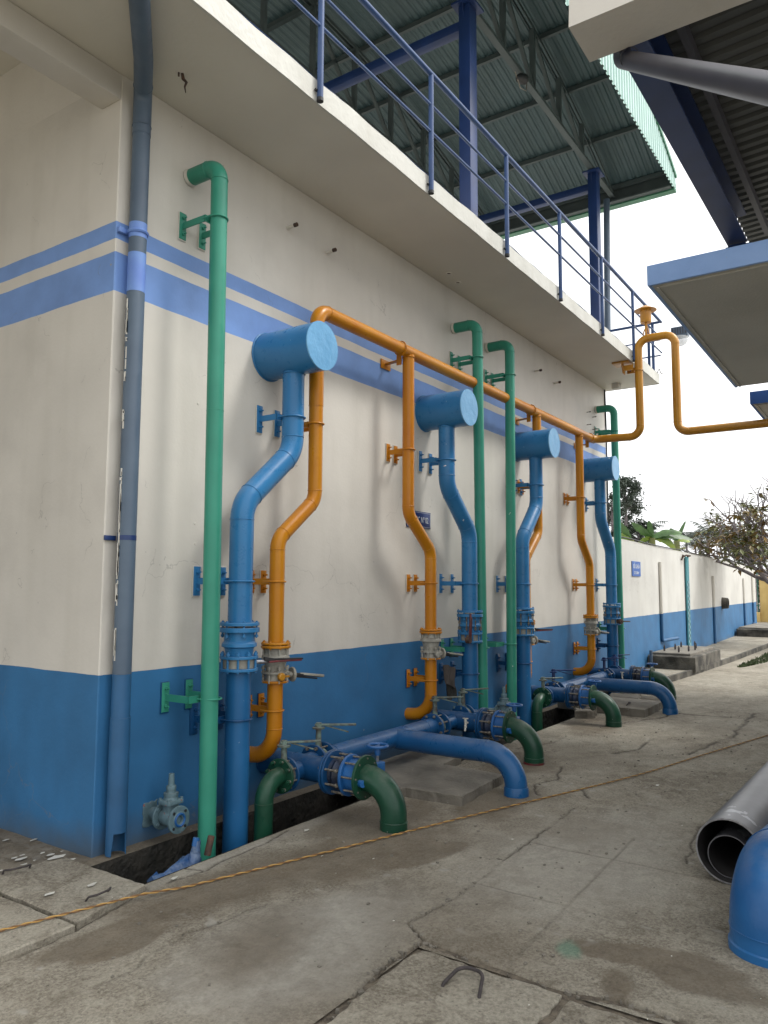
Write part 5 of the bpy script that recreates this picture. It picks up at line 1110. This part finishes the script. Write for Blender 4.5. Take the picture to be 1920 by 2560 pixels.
banana(1577, 1350, 22, [(-.50, 1, .62, .10, .02, 'banana'), (-.9, .5, .5, .09, .06, 'bananay'), (-.2, .4, .4, .08, .1, 'bananay')], 'banana plant beside the last green pipe, left of the larger one', 5)
banana(1692, 1352, 27, [(.35, 1, .75, .07, .03, 'banana'), (-.4, 1, .5, .12, .05, 'banana'), (.6, .3, .5, .1, .1, 'bananay')], 'banana plant with one upright leaf right of the large clump', 8)
def leafy(px, py, ds, R, H, label, seed, m='leafgy', n=2600, holes=True, zt=None, name='leafy_tree', clump=16):
    c = at(px, py, ds); t = thing(name, (c.x, c.y, 0), label, 'tree', 'trees beyond the reservoir'); r = random.Random(seed); g = G()
    g.tube([(c.x, c.y, 0), (c.x+.15, c.y, c.z*.6), (c.x, c.y, c.z+H*.5)], .12, 7, rs=[.18, .12, .03]); cl = []
    for k in range(clump):
        u = r.uniform(-1, 1); a = r.random()*6.28; f = math.sqrt(max(0, 1-u*u))*r.uniform(.45, 1); q = c+Vector((math.cos(a)*R*f, math.sin(a)*R*f, u*H*.95)); cl.append((q, r.uniform(.22, .42)*R)); g.tube([(c.x, c.y, c.z+u*H*.5-H*.2), q], .025, 5, rs=[.03, .012])
    g.build('trunk', 'bark', t); g = G()
    for i in range(n):
        q, rr = cl[i % len(cl)]; o = q+Vector((r.gauss(0, .5), r.gauss(0, .5), r.gauss(0, .55)))*rr; a = Vector((r.gauss(0, 1), r.gauss(0, 1), r.gauss(-.5, .6))).normalized(); L = r.uniform(.08, .2); s_ = a.cross(Vector((r.random(), r.random(), r.random()))).normalized()*L*.22
        g.add([o-s_, o+s_, o+a*L], [(0, 1, 2)])
    x = g.build('crown', m, t, smooth=False); return t
leafy(1563, 1262, 36, .8, 1.25, 'tall thin airy tree on the skyline behind the last green pipe', 2, n=3200)
leafy(1595, 1340, 33, .7, .55, 'dark bushy tree behind the banana leaves', 4, 'leafdk', 2400)
leafy(1530, 1300, 34, .5, 1.2, 'dark foliage seen between the wall end and the last green pipe', 6, 'leafdk', 1800)
leafy(1880, 1375, 40, 1.3, .5, 'dark foliage mass behind the half bare tree', 7, 'leafdk', 2600, clump=24)
leafy(1905, 1480, 45, 2.5, 1.6, 'low dark greenery behind the ochre wall', 9, 'leafdk', 3000, clump=24)
# things out on the horizon so that a side step finds no void
g = G()
for i in range(16000):
    a = rng.uniform(-.35, 1.2); d_ = rng.uniform(85, 100); h = rng.random()**1.5*4.5*(.5+.5*math.sin(a*23)**2); px = CAM.x+d_*math.cos(a); py = CAM.y+d_*math.sin(a); w = .35
    th = rng.random()*6.28; g.add([(px-w*math.cos(th), py-w*math.sin(th), h), (px+w*math.cos(th), py+w*math.sin(th), h), (px, py, h+.6)], [(0, 1, 2)])
g.build('distant_woods', 'leafdk', kind='stuff', smooth=False, label='dark distant tree line along the horizon', cat='trees')
scene.render.resolution_x = 768; scene.render.resolution_y = 1024
